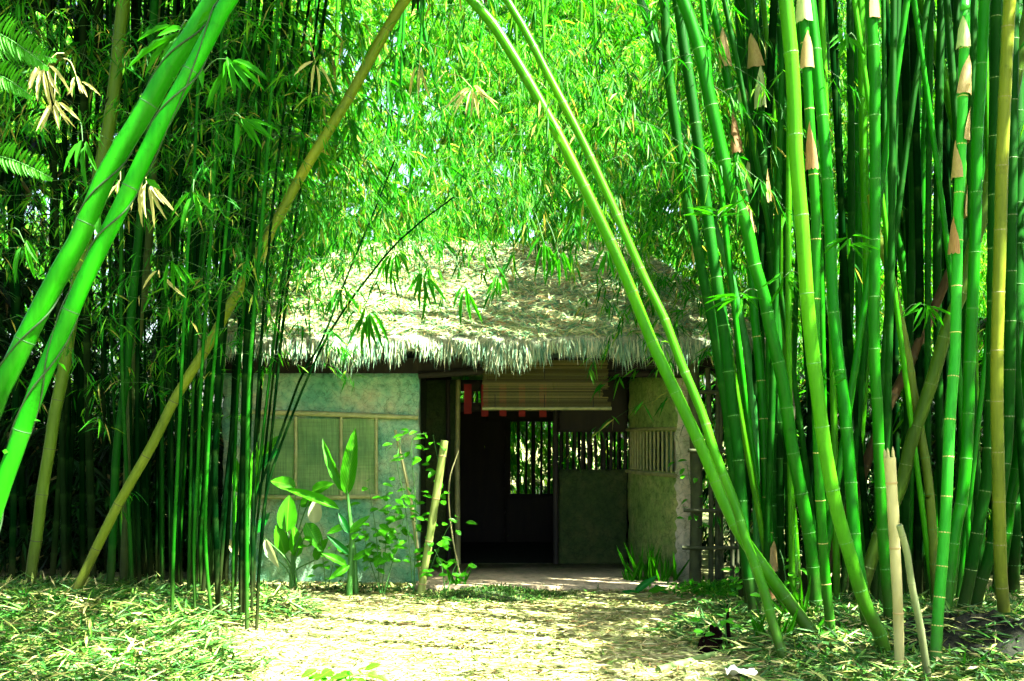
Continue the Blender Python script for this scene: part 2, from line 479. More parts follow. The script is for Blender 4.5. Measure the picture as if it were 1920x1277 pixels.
def slab(p0, p1, z0, z1, th, amp=.012, seed=0, cell=.06, bulge=0):
    """A rough mud wall standing on the line p0-p1 (front face on the line, thickness behind), with uneven faces and edges."""
    p0 = np.array([*p0, 0.]); p1 = np.array([*p1, 0.])
    d = p1 - p0; L = np.linalg.norm(d); d /= L
    nrm = np.array([d[1], -d[0], 0.])                  # front
    nu = max(2, int(L / cell)); nv = max(2, int((z1 - z0) / cell))
    rg = np.random.default_rng(seed + 5)
    ph = rg.uniform(0, 6, 12)
    u, v = np.meshgrid(np.linspace(0, L, nu + 1), np.linspace(z0, z1, nv + 1))
    dsp = sum(np.sin(u * f1 + ph[i]) * np.sin(v * f2 + ph[i + 4]) / (i + 1) for i, (f1, f2) in enumerate(((2.3, 1.9), (5.1, 4.4), (9.7, 11.3), (17, 15)))) * amp
    dsp = dsp + rg.normal(0, amp * .25, dsp.shape) + bulge * np.sin(math.pi * u / L)
    eu = u + rg.normal(0, amp * .7, u.shape) * ((u < 1e-6) | (u > L - 1e-6))
    fr = p0 + d * eu[..., None] + np.array([0, 0, 1]) * v[..., None] + nrm * dsp[..., None]
    bk = p0 + d * u[..., None] + np.array([0, 0, 1]) * v[..., None] - nrm * th
    mb = MB()
    n = nu + 1
    ii = (np.arange(nv)[:, None] * n + np.arange(nu)[None]).ravel()
    Fq = np.stack([ii, ii + 1, ii + 1 + n, ii + n], 1)
    tot = fr.reshape(-1, 3)
    off = len(tot)
    border = np.concatenate([np.arange(n), np.arange(1, nv + 1) * n + n - 1, nv * n + np.arange(n - 2, -1, -1), np.arange(nv - 1, 0, -1) * n])
    nxt = np.roll(border, -1)
    edge = np.stack([nxt, border, border + off, nxt + off], 1)
    mb.add(np.vstack([tot, bk.reshape(-1, 3)]), np.vstack([Fq, Fq[:, ::-1] + off, edge]), 0, True)
    return mb

WZ = 2.16
FW, BP, BW = 11.0, 12.2, 15.0              # front wall, porch back wall, rear wall
hpart('front_wall', slab((-2.98, FW), (-.965, FW), -.05, WZ, .28, .014, 1), M['mud'])
hpart('side_wall', slab((-2.70 - .27, BW + .2), (-2.70 - .27, FW + .29), -.05, WZ, .22, .014, 2), M['mud'])
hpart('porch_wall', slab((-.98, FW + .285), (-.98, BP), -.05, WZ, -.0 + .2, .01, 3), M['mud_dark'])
# porch back wall pieces around door and window
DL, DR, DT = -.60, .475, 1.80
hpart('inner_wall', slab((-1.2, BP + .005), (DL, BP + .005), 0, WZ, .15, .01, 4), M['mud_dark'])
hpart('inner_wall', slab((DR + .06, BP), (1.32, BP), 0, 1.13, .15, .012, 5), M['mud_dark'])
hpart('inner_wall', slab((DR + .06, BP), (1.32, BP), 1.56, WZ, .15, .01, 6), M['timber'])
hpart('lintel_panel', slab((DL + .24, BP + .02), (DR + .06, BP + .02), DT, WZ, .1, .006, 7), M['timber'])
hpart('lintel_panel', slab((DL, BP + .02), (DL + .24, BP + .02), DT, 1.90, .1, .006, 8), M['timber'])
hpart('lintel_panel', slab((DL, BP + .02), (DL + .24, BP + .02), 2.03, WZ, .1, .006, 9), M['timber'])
# angled wall at the right of the porch, with a slatted opening
a0, a1 = np.array([1.335, BP]), np.array([1.69, FW])
def lerp(t): return tuple(a0 + (a1 - a0) * t)
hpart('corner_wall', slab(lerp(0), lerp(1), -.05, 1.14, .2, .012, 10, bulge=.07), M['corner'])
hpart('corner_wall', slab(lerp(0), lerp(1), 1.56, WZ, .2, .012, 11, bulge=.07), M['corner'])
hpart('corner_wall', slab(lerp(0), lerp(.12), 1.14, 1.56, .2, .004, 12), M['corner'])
for i in range(13):
    t = .15 + .82 * i / 12
    p = lerp(t)
    hpart('window_slat', tube(MB(), [(p[0] - .02 - .05 * math.sin(math.pi * t), p[1] + .04, 1.13), (p[0] - .02 - .05 * math.sin(math.pi * t), p[1] + .04, 1.57)], .014, 7), M['pole'])
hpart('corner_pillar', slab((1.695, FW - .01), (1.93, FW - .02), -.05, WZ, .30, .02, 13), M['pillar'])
hpart('side_wall', slab((1.93, FW + .27), (2.0, BW + .2), -.05, WZ, .2, .014, 14), M['mud'])
hpart('window_sill', tube(MB(), [(1.31, BP - .03, 1.115), (1.42, 11.57, 1.112), (1.685, FW - .03, 1.105)], .022, 8), M['pole'])
hpart('window_sill', tube(MB(), [(1.31, BP - .03, 1.585), (1.42, 11.57, 1.588), (1.685, FW - .03, 1.59)], .018, 8), M['pole'])
# rear wall with the openings that show the thicket behind
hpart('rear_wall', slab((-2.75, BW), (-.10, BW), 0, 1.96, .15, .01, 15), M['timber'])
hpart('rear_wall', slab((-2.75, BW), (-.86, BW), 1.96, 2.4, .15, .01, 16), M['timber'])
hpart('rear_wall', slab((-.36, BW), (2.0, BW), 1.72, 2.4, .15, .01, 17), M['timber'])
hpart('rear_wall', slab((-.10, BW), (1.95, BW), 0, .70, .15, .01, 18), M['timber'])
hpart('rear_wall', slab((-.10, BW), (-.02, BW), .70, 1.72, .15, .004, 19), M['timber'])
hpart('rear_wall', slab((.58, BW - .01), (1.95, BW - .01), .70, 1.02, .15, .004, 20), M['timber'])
for i, x in enumerate(np.linspace(.09, .52, 5)):
    hpart('window_bar', tube(MB(), [(x, BW + .05, .69), (x + rng.normal(0, .01), BW + .05, 1.74)], .017 + .012 * rng.random(), 7), M['timber'])
for i in range(13):
    x = .62 + i * .082
    hpart('window_bar', tube(MB(), [(x, BW + .05, .95), (x + rng.normal(0, .015), BW + .05, 1.74)], .016 + .01 * rng.random(), 7), M['timber'])
for i in range(10):
    x = .56 + i * .082
    hpart('window_bar', tube(MB(), [(x, BP + .07, 1.12), (x + rng.normal(0, .01), BP + .07, 1.58)], .012 + .014 * rng.random(), 7), M['timber'])
for x in (-.53, -.46, -.40):
    hpart('transom_bar', tube(MB(), [(x, BP + .07, 1.89), (x, BP + .07, 2.05)], .012, 6), M['timber'])
# door posts, threshold, beams
hpart('door_post', tube(MB(), [(-.615, BP - .06, 0), (-.625, BP - .06, 1.2), (-.61, BP - .06, 2.15)], [.034, .03, .028], 9), M['pole'])
hpart('door_post', tube(MB(), [(.50, BP - .03, 0), (.495, BP - .03, 2.15)], .032, 9), M['timber'])
hpart('door_post', tube(MB(), [(-.72, BP - .05, 0), (-.73, BP - .05, 2.15)], .025, 8), M['timber'])
hpart('threshold', box(MB(), (-.58, BP - .06, .0), (.46, BP + .12, .045)), M['pole'])
mb = box(MB(), (-3.1, FW + .02, WZ + .004), (2.2, FW + .18, WZ + .16)); hpart('eave_beam', mb, M['timber'])
hpart('porch_beam', tube(MB(), [(-.96, FW - .05, 2.135), (-.2, FW - .05, 2.185), (1.9, FW - .03, 2.14)], .035, 8), M['timber'])
hpart('ceiling', box(MB(), (-2.95, FW + .2, 2.42), (1.98, BW + .1, 2.46)), M['timber'])
hpart('porch_slab', slab((-.93, 10.38), (1.66, 10.38), -.1, .055, 1.81, .02, 25, .05), M['porch'])
hpart('floor', box(MB(), (-2.7, BP + .16, -.05), (1.95, BW - .02, .03)), M['soil'])
# wall window: three woven mat panels behind bamboo battens
MX = [at(482, 0, FW)[0], at(556, 0, FW)[0], at(641, 0, FW)[0], at(707, 0, FW)[0]]
MZ0, MZ1 = at(0, 934, FW)[2], at(0, 785, FW)[2]
for i in range(3):
    g = MB()
    u, v = np.meshgrid(np.linspace(MX[i] + .005, MX[i + 1] - .005, 9), np.linspace(MZ0, MZ1, 15))
    yy = FW - .035 + .006 * np.sin(u * 9 + i) * np.sin(v * 7) + rng.normal(0, .0015, u.shape)
    ii = (np.arange(14)[:, None] * 9 + np.arange(8)[None]).ravel()
    g.add(np.stack([u, yy, v], -1).reshape(-1, 3), np.stack([ii, ii + 1, ii + 10, ii + 9], 1), 0, True)
    hpart('mat_panel', g, M['mat'])
for x in MX:
    hpart('batten', tube(MB(), [(x, FW - .052, MZ0 - .02), (x + rng.normal(0, .006), FW - .056, MZ1 + .02)], .017, 8), M['batten'])
hpart('window_rail', tube(MB(), [at(468, 772, FW - .05), at(600, 776, FW - .06), at(700, 780, FW - .06), at(784, 783, FW - .05)], [.024, .027, .027, .02], 8), M['batten'])
hpart('window_rail', tube(MB(), [at(476, 931, FW - .055), at(600, 934, FW - .06), at(712, 930, FW - .055)], .022, 8), M['batten'])

# roof: hipped body with thatch fringe and a cover of fallen leaves
EX0, EX1, EY0, EY1 = -3.08, 2.55, 10.38, 16.1
RX0, RX1, RY, RZ = -1.98, 1.45, 13.25, 3.90
EZ = 2.45                                    # top face at the eave
TH = .13
def roof_z(x, y):
    x = np.asarray(x, float); y = np.asarray(y, float)
    s = np.minimum.reduce([(y - EY0) / (RY - EY0), (EY1 - y) / (EY1 - RY), (x - EX0) / (RX0 - EX0), (EX1 - x) / (EX1 - RX1)])
    s = np.clip(s, 0, 1)
    lump = .022 * np.sin(x * 3.1 + 1.3 * np.sin(y * 2)) * np.sin(y * 2.7 + .6) + .012 * np.sin(x * 7.7) * np.sin(y * 8.3)
    return EZ + (RZ - EZ) * (s ** .93) + lump
u, v = np.meshgrid(np.linspace(EX0, EX1, 91), np.linspace(EY0, EY1, 91))
top = np.stack([u, v, roof_z(u, v)], -1).reshape(-1, 3)
bot = top - np.array([0, 0, TH])
ii = (np.arange(90)[:, None] * 91 + np.arange(90)[None]).ravel()
Fq = np.stack([ii, ii + 1, ii + 92, ii + 91], 1)
n = 91
border = np.concatenate([np.arange(n), np.arange(1, n) * n + n - 1, (n - 1) * n + np.arange(n - 2, -1, -1), np.arange(n - 2, 0, -1) * n])
nxt = np.roll(border, -1)
roof = hpart('roof', MB().add(np.vstack([top, bot]), np.vstack([Fq, Fq[:, ::-1] + len(top), np.stack([nxt, border, border + len(top), nxt + len(top)], 1)]), 0, True), M['thatch'])

def roof_normal(x, y):
    e = .04
    gx_ = (roof_z(x + e, y) - roof_z(x - e, y)) / (2 * e)
    gy_ = (roof_z(x, y + e) - roof_z(x, y - e)) / (2 * e)
    return nrmz(np.stack([-gx_, -gy_, np.ones_like(gx_)], -1))
# fallen leaves on the roof (front slope and left hip matter most)
nl = 30000
x = rng.uniform(EX0 + .03, EX1 - .03, nl); y = EY0 + .05 + (RY + .5 - EY0) * rng.random(nl) ** 1.05
nn = roof_normal(x, y)
dd = nrmz(rng.normal(0, 1, (nl, 3))); dd = nrmz(dd - nn * (dd * nn).sum(1, keepdims=True) + nn * rng.uniform(-.12, .30, (nl, 1)))
p = np.stack([x, y, roof_z(x, y) + rng.uniform(.0, .035, nl)], -1)
mb = MB(); leaves(mb, p - dd * .05, dd, nn + rng.normal(0, .35, (nl, 3)), rng.uniform(.07, .19, nl), rng.uniform(.010, .024, nl), 0, droop=.0)
o = hpart('leaf_cover', mb, M['roof_leaf'], roof); tag(o, kind='stuff')
# straw fringe
def fringe(x0, y0, x1, y1, n, out, rows=3):
    mb = MB()
    t = rng.random(n)
    back = rng.uniform(-.02, .34, n)
    ox, oy = out
    px = x0 + (x1 - x0) * t - ox * back; py = y0 + (y1 - y0) * t - oy * back
    pz = roof_z(px, py) + rng.uniform(-.06, .03, n)
    clump = .05 * np.sin(t * 61 + 2 * np.sin(t * 17)) + .04 * np.sin(t * 147 + 1) + .05 * np.sin(t * 23 + 2)
    d = np.stack([np.full(n, ox) * .55 + rng.normal(0, .17, n), np.full(n, oy) * .55 + rng.normal(0, .12, n), -.55 - rng.uniform(0, .7, n)], -1)
    L = np.clip(rng.uniform(.12, .25, n) + clump * .7, .08, .4)
    nr = np.stack([np.full(n, ox) + rng.normal(0, .5, n), np.full(n, oy) + rng.normal(0, .5, n), np.full(n, .4)], -1)
    leaves(mb, np.stack([px, py, pz], -1), d, nr, L, rng.uniform(.008, .018, n), 0, droop=.25)
    return mb
o = hpart('thatch_fringe', fringe(EX0, EY0, EX1, EY0, 9500, (0, -1)), M['straw'], roof); tag(o, kind='stuff')
o = hpart('thatch_fringe', fringe(EX0, EY0, EX0, EY1 - 2, 3500, (-1, 0)), M['straw'], roof); tag(o, kind='stuff')
o = hpart('thatch_fringe', fringe(EX1, EY0, EX1, EY1 - 2, 3500, (1, 0)), M['straw'], roof); tag(o, kind='stuff')
for i, x in enumerate(np.linspace(EX0 + .15, EX1 - .15, 19)):
    xx = float(np.clip(x, RX0, RX1))
    hpart('rafter', tube(MB(), [(x, EY0 + .06, EZ - TH - .035), (x + (xx - x) * .3, EY0 + .9, float(roof_z(x + (xx - x) * .3, EY0 + .9)) - TH - .04)], .03, 6), M['timber'])

# roll blind under the eave
bx0, bx1 = at(906, 0, 10.8)[0], at(1140, 0, 10.8)[0]
bz0, bz1 = at(0, 764, 10.8)[2], 2.28
br = root('roll_blind', ((bx0 + bx1) / 2, 10.8, bz1), 'rolled bamboo slat blind hanging under the thatched eave', 'blind')
bo = np.array([(bx0 + bx1) / 2, 10.8, bz1])
mb = MB()
nsl = 40
for i in range(nsl):
    z = bz1 - (bz1 - bz0) * (i + .5) / nsl
    yj = 10.8 + .012 * math.sin(i * .21) + rng.normal(0, .002)
    ex = rng.normal(0, .006) + (-.055 if 24 < i < 31 else 0) + (.03 if i > 34 else 0)
    h = (bz1 - bz0) / nsl * .41
    h *= rng.uniform(.72, 1.0)
    box(mb, (bx0 + rng.normal(0, .006), yj - .003, z - h), (bx1 + ex, yj + .003, z + h))
o = mb.shift(bo).build('slats', M['slat'], br); tag(o, kind='stuff')
for x in (bx0 + .12, bx0 + .62, bx1 - .15):
    tube(MB(), [(x, 10.792, bz1), (x, 10.805, (bz0 + bz1) / 2), (x, 10.792, bz0)], .004, 5).shift(bo).build('cord', M['timber'], br)
tube(MB(), [(bx0 - .01, 10.8, bz0 - .012), (bx1 + .035, 10.8, bz0 - .012)], .016, 8).shift(bo).build('bottom_rod', M['pole'], br)

# red paper strips hanging from the porch lintel
for i, (px, py0, py1, w, lab) in enumerate((
        (877, 726, 776, 14, 'longest red paper strip, beside the blind under the porch roof'),
        (909, 742, 781, 13, 'red paper strip behind the lower corner of the blind, next to the longest strip'),
        (943, 752, 780, 13, 'second red paper strip below the blind, counted from the blind\'s near-door corner'),
        (979, 752, 781, 12, 'red paper strip below the middle of the blind'),
        (1018, 752, 782, 13, 'red paper strip below the blind, farthest from the longest strip'))):
    Yd = BP - .14
    p0 = at(px - w / 2, py0, Yd); p1 = at(px + w / 2, py1, Yd)
    zt = 2.10
    c = np.array([(p0[0] + p1[0]) / 2, Yd, zt])
    uu, vv = np.meshgrid(np.linspace(p0[0], p1[0], 3), np.linspace(p1[2], zt, 6))
    yy = Yd + .012 * np.sin(vv * 14 + i) * (vv < zt)
    fr = np.stack([uu, yy, vv], -1).reshape(-1, 3); bk = fr + np.array([0, .004, 0])
    ii = (np.arange(5)[:, None] * 3 + np.arange(2)[None]).ravel()
    q = np.stack([ii, ii + 1, ii + 4, ii + 3], 1)
    o = MB().add(np.vstack([fr, bk]), np.vstack([q, q[:, ::-1] + 18]), 0, True).shift(c).build('red_paper_strip', M['red'], None, tuple(c))
    tag(o, lab, 'paper strip', 'red paper strips under the porch roof')

# ------------------------------------------------------------------ bamboo culms
GREEN = (.004, .105, .0006); LIT = (.024, .16, .0008); DEEP = (.002, .045, .001); DARK = (.0008, .010, .0015)  # LIT, DEEP and DARK
TAN = (.09, .135, .008); OLIVE = (.04, .095, .006); BROWN = (.05, .04, .012); PALE = (.16, .22, .08)

RG = 'thick green culms of the right-hand clump'
def ring_mesh():
    mb = MB()
    n, prof = 12, [(.985, -1.0), (1.07, -.35), (1.085, .25), (.985, 1.0)]
    th = np.linspace(0, 2 * math.pi, n, endpoint=False)
    V = np.array([[(r * math.cos(t), r * math.sin(t), z) for t in th] for r, z in prof]).reshape(-1, 3)
    F = [(a * n + j, a * n + (j + 1) % n, (a + 1) * n + (j + 1) % n, (a + 1) * n + j) for a in range(3) for j in range(n)]
    return mb.add(V, F, 0, True).mesh('node_ring', M['ring'])
RING = ring_mesh()

# crown foliage shared by many culms: a cone of drooping sprays about a vertical axis, 4.5 m long
def crown_mesh(k, nspray, ll, lw, mat):
    mb = MB()
    z = rng.uniform(.0, 4.6, nspray); a = rng.uniform(0, 6.283, nspray)
    org = np.stack([.05 * np.cos(a), .05 * np.sin(a), z], -1)
    d = np.stack([np.cos(a), np.sin(a), rng.uniform(.1, .7, nspray)], -1)
    sprays(mb, org, d, rng.uniform(.7, 1.6, nspray), K=6, M=6, ll=ll, lw=lw, droop=.55, twig_r=.006)
    return mb.mesh('crown_foliage', [mat, M['twig']])
CROWN = [crown_mesh(i, 44, .26, .045, M['leaf']) for i in range(4)]
CROWN_THIN = [crown_mesh(i, 26, .22, .032, M['leaf']) for i in range(3)]
CROWN_DENSE = [crown_mesh(i, 95, .32, .060, M['leaf_shade']) for i in range(3)]

def sheath_mesh(mat, flare=.9, seed=0):
    rg = np.random.default_rng(seed)
    mb = MB(); nu, nv = 9, 7
    V = []
    for j in range(nv):
        t = j / (nv - 1)                               # 0 at the lower edge, 1 at the tip
        half = (1.15 + .25 * math.sin(seed * 2.3)) * (1 - t ** 2.2) + .08
        for i in range(nu):
            a = -half + 2 * half * i / (nu - 1)
            r = 1.10 + flare * .4 * (1 - t) ** 2 * (abs(a) / 1.75) ** 2 + .12 * (1 - t) + rg.normal(0, .02)
            V.append((r * math.sin(a + .25 * t * (1 if seed % 2 else -1)), -r * math.cos(a), t * (1 - .10 * (i / (nu - 1)) * (seed % 3)) + rg.normal(0, .014)))
    F = [(j * nu + i, j * nu + i + 1, (j + 1) * nu + i + 1, (j + 1) * nu + i) for j in range(nv - 1) for i in range(nu - 1)]
    V2 = [(x * 1.04, y * 1.04, z) for x, y, z in V]
    F2 = [(b_ + 0, a_ + 0, d_ + 0, c_ + 0) for a_, b_, c_, d_ in F]
    mb.add(V2, F, 0, True).add(V, F2, 0, True)
    return mb.mesh('culm_sheath', mat)
SHEATH = {'t': [sheath_mesh(M['sheath'], .7, 1), sheath_mesh(M['sheath'], 1.3, 2), sheath_mesh(M['sheath_dark'], 1.0, 5), sheath_mesh(M['sheath'], 1.6, 6)], 'p': [sheath_mesh(M['sheath_pale'], .6, 3)], 'b': [sheath_mesh(M['sheath_dark'], 1.2, 4)]}

def align(z, x=None):
    z = Vector(z).normalized()
    return z.to_track_quat('Z', 'Y').to_euler()

def culm(label, pts, w, color, Y=None, group='bamboo culms', name='bamboo_culm', ring=None, inter=.42, crown=None, crowns=1, crown_z=4.9, cut=False, sheaths=(), ytop=0.0,
         extra=4.5, lean=None, sides=12, rings=True, twigs=None, sub='stem'):
    """One culm traced from its base upward; pts are photo positions put at the culm's own distance."""
    base = pts[0]
    if Y is None: Y = depth_on_ground(*base)
    w0, w1 = (w if isinstance(w, tuple) else (w, w * .88))
    n = len(pts)
    P = np.array([at(px, py, Y + ytop * i / max(1, n - 1)) for i, (px, py) in enumerate(pts)])
    g = float(gz(P[0][0], P[0][1])) - .04
    if P[0][2] > g:                                    # run on down into the ground
        d = P[0] - P[1]
        d = d / max(1e-6, -d[2]) if d[2] < -1e-3 else np.array([0, 0, -1.])
        P = np.vstack([P[0] + d * (P[0][2] - g), P])
    rr = np.linspace(w0, w1, len(P)) / 2 * Y / FPX
    ztr = P[-1][2]
    if not cut:                                        # the part above the frame: keeps rising, arching over and thinning
        d = nrmz(P[-1] - P[-2])
        d[2] = max(d[2], .6)
        d = nrmz(d)
        ln = np.array(lean if lean is not None else (d[0] * .8, d[1] * .5, 0)) 
        q = [P[-1] + d * s * extra + ln * (s ** 2) * extra * .5 + np.array([0, 0, -.25 * extra * s ** 2.5]) for s in (.3, .65, 1.0)]
        P = np.vstack([P, q]); rr = np.concatenate([rr, rr[-1] * np.array([.85, .62, .3])])
    path, s = smooth_path(P, .06)
    sp = np.concatenate([[0], np.cumsum(np.linalg.norm(np.diff(P, axis=0), axis=1))])
    rad = np.interp(s / s[-1], sp / sp[-1], rr)
    nodes = []
    q = .10 + .1 * rng.random()
    k = 0
    while q < s[-1] - .05:
        nodes.append(q); q += inter * (0.62 + min(.5, .045 * k)) * rng.uniform(.93, 1.07); k += 1
    nodes = np.array(nodes)
    # sample densely at the nodes so the joints swell
    qs = [np.arange(0, s[-1], .22 if sides < 10 else .16), [s[-1]]]
    if sides >= 8:
        qs += [nodes - .10, nodes - .045, nodes - .022, nodes, nodes + .022]
    qs = np.unique(np.clip(np.concatenate(qs), 0, s[-1]))
    pp = interp_path(path, s, qs)
    r_ = np.interp(qs, s, rad)
    if sides >= 8 and len(nodes):
        dd = np.abs(qs[:, None] - nodes[None]).min(1)
        r_ = r_ * np.where(dd < .004, 1.045, 1.0)
    bloom = np.zeros(len(qs))
    if len(nodes):
        df = nodes[None] - qs[:, None]                 # how far below the next joint
        bloom = np.where((df > -.006) & (df < .11), np.exp(-np.abs(df) / .05), 0).max(1)
    o = root(name, path[0], label, 'bamboo', group)
    b = path[0]
    st = tube(MB(), pp, r_, sides).shift(b).build(sub, M['culm'], o)
    bl = np.zeros(len(st.data.vertices), np.float32); bl[:len(qs) * sides] = np.repeat(bloom, sides)
    st.data.attributes.new('bloom', 'FLOAT', 'POINT').data.foreach_set('value', bl)
    st.color = (*[c * rng.uniform(.85, 1.15) for c in color], 0.0 if color[1] < .04 else (.5 if color[1] < .08 else 1.0))
    if rings and ring is not None:
        for qn in nodes:
            c = interp_path(path, s, qn)
            if c[2] > CH + HZ / FPX * Y + .1 or c[2] < -.02: continue
            t = interp_path(path, s, qn + .05) - interp_path(path, s, qn - .05)
            r0 = float(np.interp(qn, s, rad))
            ro = obj('node_ring', RING, o, tuple(c - b))
            ro.rotation_euler = align(t)
            ro.scale = (r0 * .985, r0 * .985, .006)
            ro.color = (*ring, 1)
    for (py, kind, side, size) in sheaths:             # dry sheaths still clasping the culm
        i = int(np.argmin(np.abs(path[:, 2] - at(0, py, Y)[2])))
        c = path[i]; t = nrmz(path[min(i + 2, len(path) - 1)] - path[max(i - 2, 0)])
        sh = SHEATH[kind]
        so_ = obj('culm_sheath', sh[rng.integers(len(sh))], o, tuple(c - b))
        zv = Vector(t); yv = Vector((0, 1, 0)); yv = (yv - zv * yv.dot(zv)).normalized(); xv = yv.cross(zv)
        q_ = Matrix((xv, yv, zv)).transposed().to_quaternion() @ Matrix.Rotation(side, 3, 'Z').to_quaternion()
        so_.rotation_euler = q_.to_euler()
        r0 = rad[i]
        k_ = rng.uniform(1.08, 1.3); so_.scale = (r0 * k_, r0 * k_, size * rng.uniform(.85, 1.2))
    if crown is not None:
        for ci in range(crowns):
            i = int(np.argmin(np.abs(path[:, 2] - (CH + HZ / FPX * Y + 1.1 + .6 * ci))))
            i = min(i, len(path) - 4)
            c = path[i]; t = nrmz(path[-1] - c)
            co = obj('foliage', crown[rng.integers(len(crown))], o, tuple(c - b))
            co.rotation_euler = (Vector(t).to_track_quat('Z', 'Y') @ Matrix.Rotation(rng.uniform(0, 6.28), 3, 'Z').to_quaternion()).to_euler()
            s_ = rng.uniform(.85, 1.15); co.scale = (s_, s_, s_)
    if twigs:
        nt_, z0, z1, lmat, M_ = twigs
        z = rng.uniform(z0, z1, nt_)
        a = rng.uniform(0, 6.283, nt_)
        org = np.array([interp_path(path, path[:, 2], zz) for zz in z])
        d = np.stack([np.cos(a), np.sin(a), rng.uniform(.2, 1.2, nt_)], -1)
        mb = MB()
        sprays(mb, org, d, rng.uniform(.35, 1.0, nt_), K=4, M=M_, ll=.13, lw=.013, droop=.4, twig_r=.0022, start=.45)
        mb.shift(b).build('foliage', [lmat, M['twig']], o)
    return o, path, s, rad

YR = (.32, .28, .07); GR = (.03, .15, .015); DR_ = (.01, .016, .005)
_rc = [0]
def right(label, pts, w, color, **k):
    _rc[0] += 1
    k.setdefault('group', RG); k.setdefault('ring', GR); k.setdefault('crown', None); k.setdefault('ytop', rng.uniform(-.3, .5))
    return culm(label, pts, w, color, **k)

right('wider of the two crossing culms slanting over the clearing from the right clump',
      [(1533, 1200), (1490, 1143), (1434, 1067), (1387, 1000), (1355, 935), (1320, 850), (1250, 701), (1220, 636), (1165, 500), (1100, 360), (1040, 240), (950, 85), (885, 0)], (25, 21), LIT, ytop=.6, lean=(-.5, .1, 0), ring=(.02, .12, .01), crown=None)
right('narrower of the two crossing culms slanting over the clearing, nearer at its foot',
      [(1473, 1243), (1453, 1183), (1430, 1100), (1400, 1017), (1380, 950), (1340, 848), (1316, 774), (1277, 681), (1243, 591), (1210, 525), (1146, 380), (1090, 260), (1030, 145), (950, 0)], (20, 16), LIT, ytop=.6, lean=(-.5, .1, 0), ring=(.02, .12, .01), crown=None)
right('dark culm nearest the hut among the upright culms', [(1408, 1150), (1392, 1000), (1370, 848), (1366, 791), (1353, 708), (1336, 608), (1316, 508), (1300, 425), (1290, 390), (1270, 260), (1253, 130), (1245, 0)], (20, 18), DEEP, ring=None)
right('deep green culm second from the hut, beside the darkest upright one', [(1418, 1165), (1413, 1133), (1400, 1050), (1390, 933), (1384, 850), (1373, 758), (1360, 641), (1346, 541), (1333, 452), (1320, 350), (1300, 200), (1283, 90), (1270, 0)], (23, 21), DEEP)
right('bright culm bending left as it rises, third from the hut', [(1531, 1155), (1521, 1033), (1504, 933), (1487, 850), (1476, 774), (1466, 708), (1446, 625), (1433, 558), (1413, 491), (1400, 425), (1370, 350), (1350, 270), (1330, 180), (1310, 90), (1280, 0)], (24, 24), GREEN)
right('pale sunlit culm curving down to the right in the front of the clump',
      [(1660, 1230), (1647, 1184), (1620, 1127), (1593, 1040), (1570, 960), (1548, 850), (1533, 741), (1523, 658), (1513, 558), (1504, 425), (1493, 300), (1487, 150), (1473, 0)], (26, 26), (.026, .185, .002), ring=(.03, .17, .02), inter=.5)  # sunlight put into this culm's brighter green
right('smooth mid green culm just right of the pale sunlit curved one', [(1630, 1190), (1610, 1067), (1603, 1017), (1597, 934), (1591, 850), (1583, 758), (1570, 658), (1560, 541), (1556, 422), (1546, 266), (1533, 133), (1519, 0)], (24, 22), GREEN, inter=.5)
right('culm with pale ringed joints and tan sheaths above, behind the pale curved one', [(1560, 1200), (1558, 1184), (1548, 1084), (1541, 984), (1534, 850), (1529, 600), (1530, 425), (1525, 330), (1513, 133), (1505, 0)], (19, 17), GREEN, ring=YR,
      sheaths=((60, 'p', -.2, .28), (147, 't', .1, .26), (322, 't', -.5, .26)))
right('culm with pale green sheaths curled at its shoulder', [(1455, 1130), (1448, 1000), (1447, 850), (1453, 725), (1458, 625), (1444, 525), (1426, 441), (1410, 350), (1403, 250), (1395, 170), (1385, 0)], (18, 18), DEEP, sheaths=((185, 'p', -.7, .26), (352, 'p', -.5, .3)))
right('slim culm wrapped in three tan sheaths near the top', [(1448, 1140), (1444, 1050), (1440, 984), (1434, 850), (1430, 758), (1423, 675), (1413, 575), (1405, 450), (1393, 350), (1383, 300), (1373, 216), (1356, 100), (1333, 0)], (17, 17), GREEN, ring=YR,
      sheaths=((102, 't', .2, .42), (273, 't', 0., .36), (430, 't', .4, .3), (1066, 't', .5, .30), (1126, 't', -.6, .28)))
right('slim dark culm with one flared tan sheath standing out to its right', [(1470, 1125), (1462, 1000), (1460, 850), (1455, 700), (1450, 560), (1440, 425), (1436, 383), (1430, 300), (1426, 216), (1413, 83), (1405, 0)], (16, 16), DEEP,
      sheaths=((130, 't', -.3, .3), (214, 'p', .3, .32), (382, 't', .9, .3)))
right('dark culm kinked to the left at mid height', [(1490, 1115), (1484, 1000), (1478, 850), (1470, 700), (1463, 591), (1469, 491), (1473, 425), (1476, 316), (1474, 233), (1456, 166), (1433, 110), (1413, 50), (1393, 0)], (19, 18), DEEP)
right('thin bright culm threading between the sheathed ones', [(1500, 1115), (1490, 980), (1480, 850), (1475, 760), (1465, 560), (1463, 425), (1455, 300), (1445, 150), (1430, 0)], (10, 10), LIT)
right('striped upright culm near the centre of the right clump', [(1598, 1130), (1604, 980), (1610, 848), (1617, 758), (1623, 658), (1626, 558), (1625, 425), (1621, 333), (1618, 200), (1613, 0)], (17, 17), LIT)
right('green culm wearing a brown sheath at the top edge', [(1670, 1180), (1667, 1150), (1660, 1067), (1654, 984), (1648, 850), (1645, 758), (1640, 691), (1639, 560), (1641, 333), (1640, 216), (1640, 133), (1631, 0)], (21, 20), GREEN, sheaths=((48, 'b', .8, .3),))
right('straw coloured slanting culm broken off at mid height', [(1752, 1060), (1740, 900), (1715, 751), (1703, 675), (1686, 591), (1670, 518), (1646, 441), (1632, 366)], (18, 15), TAN, Y=8.6, cut=True, crown=None)
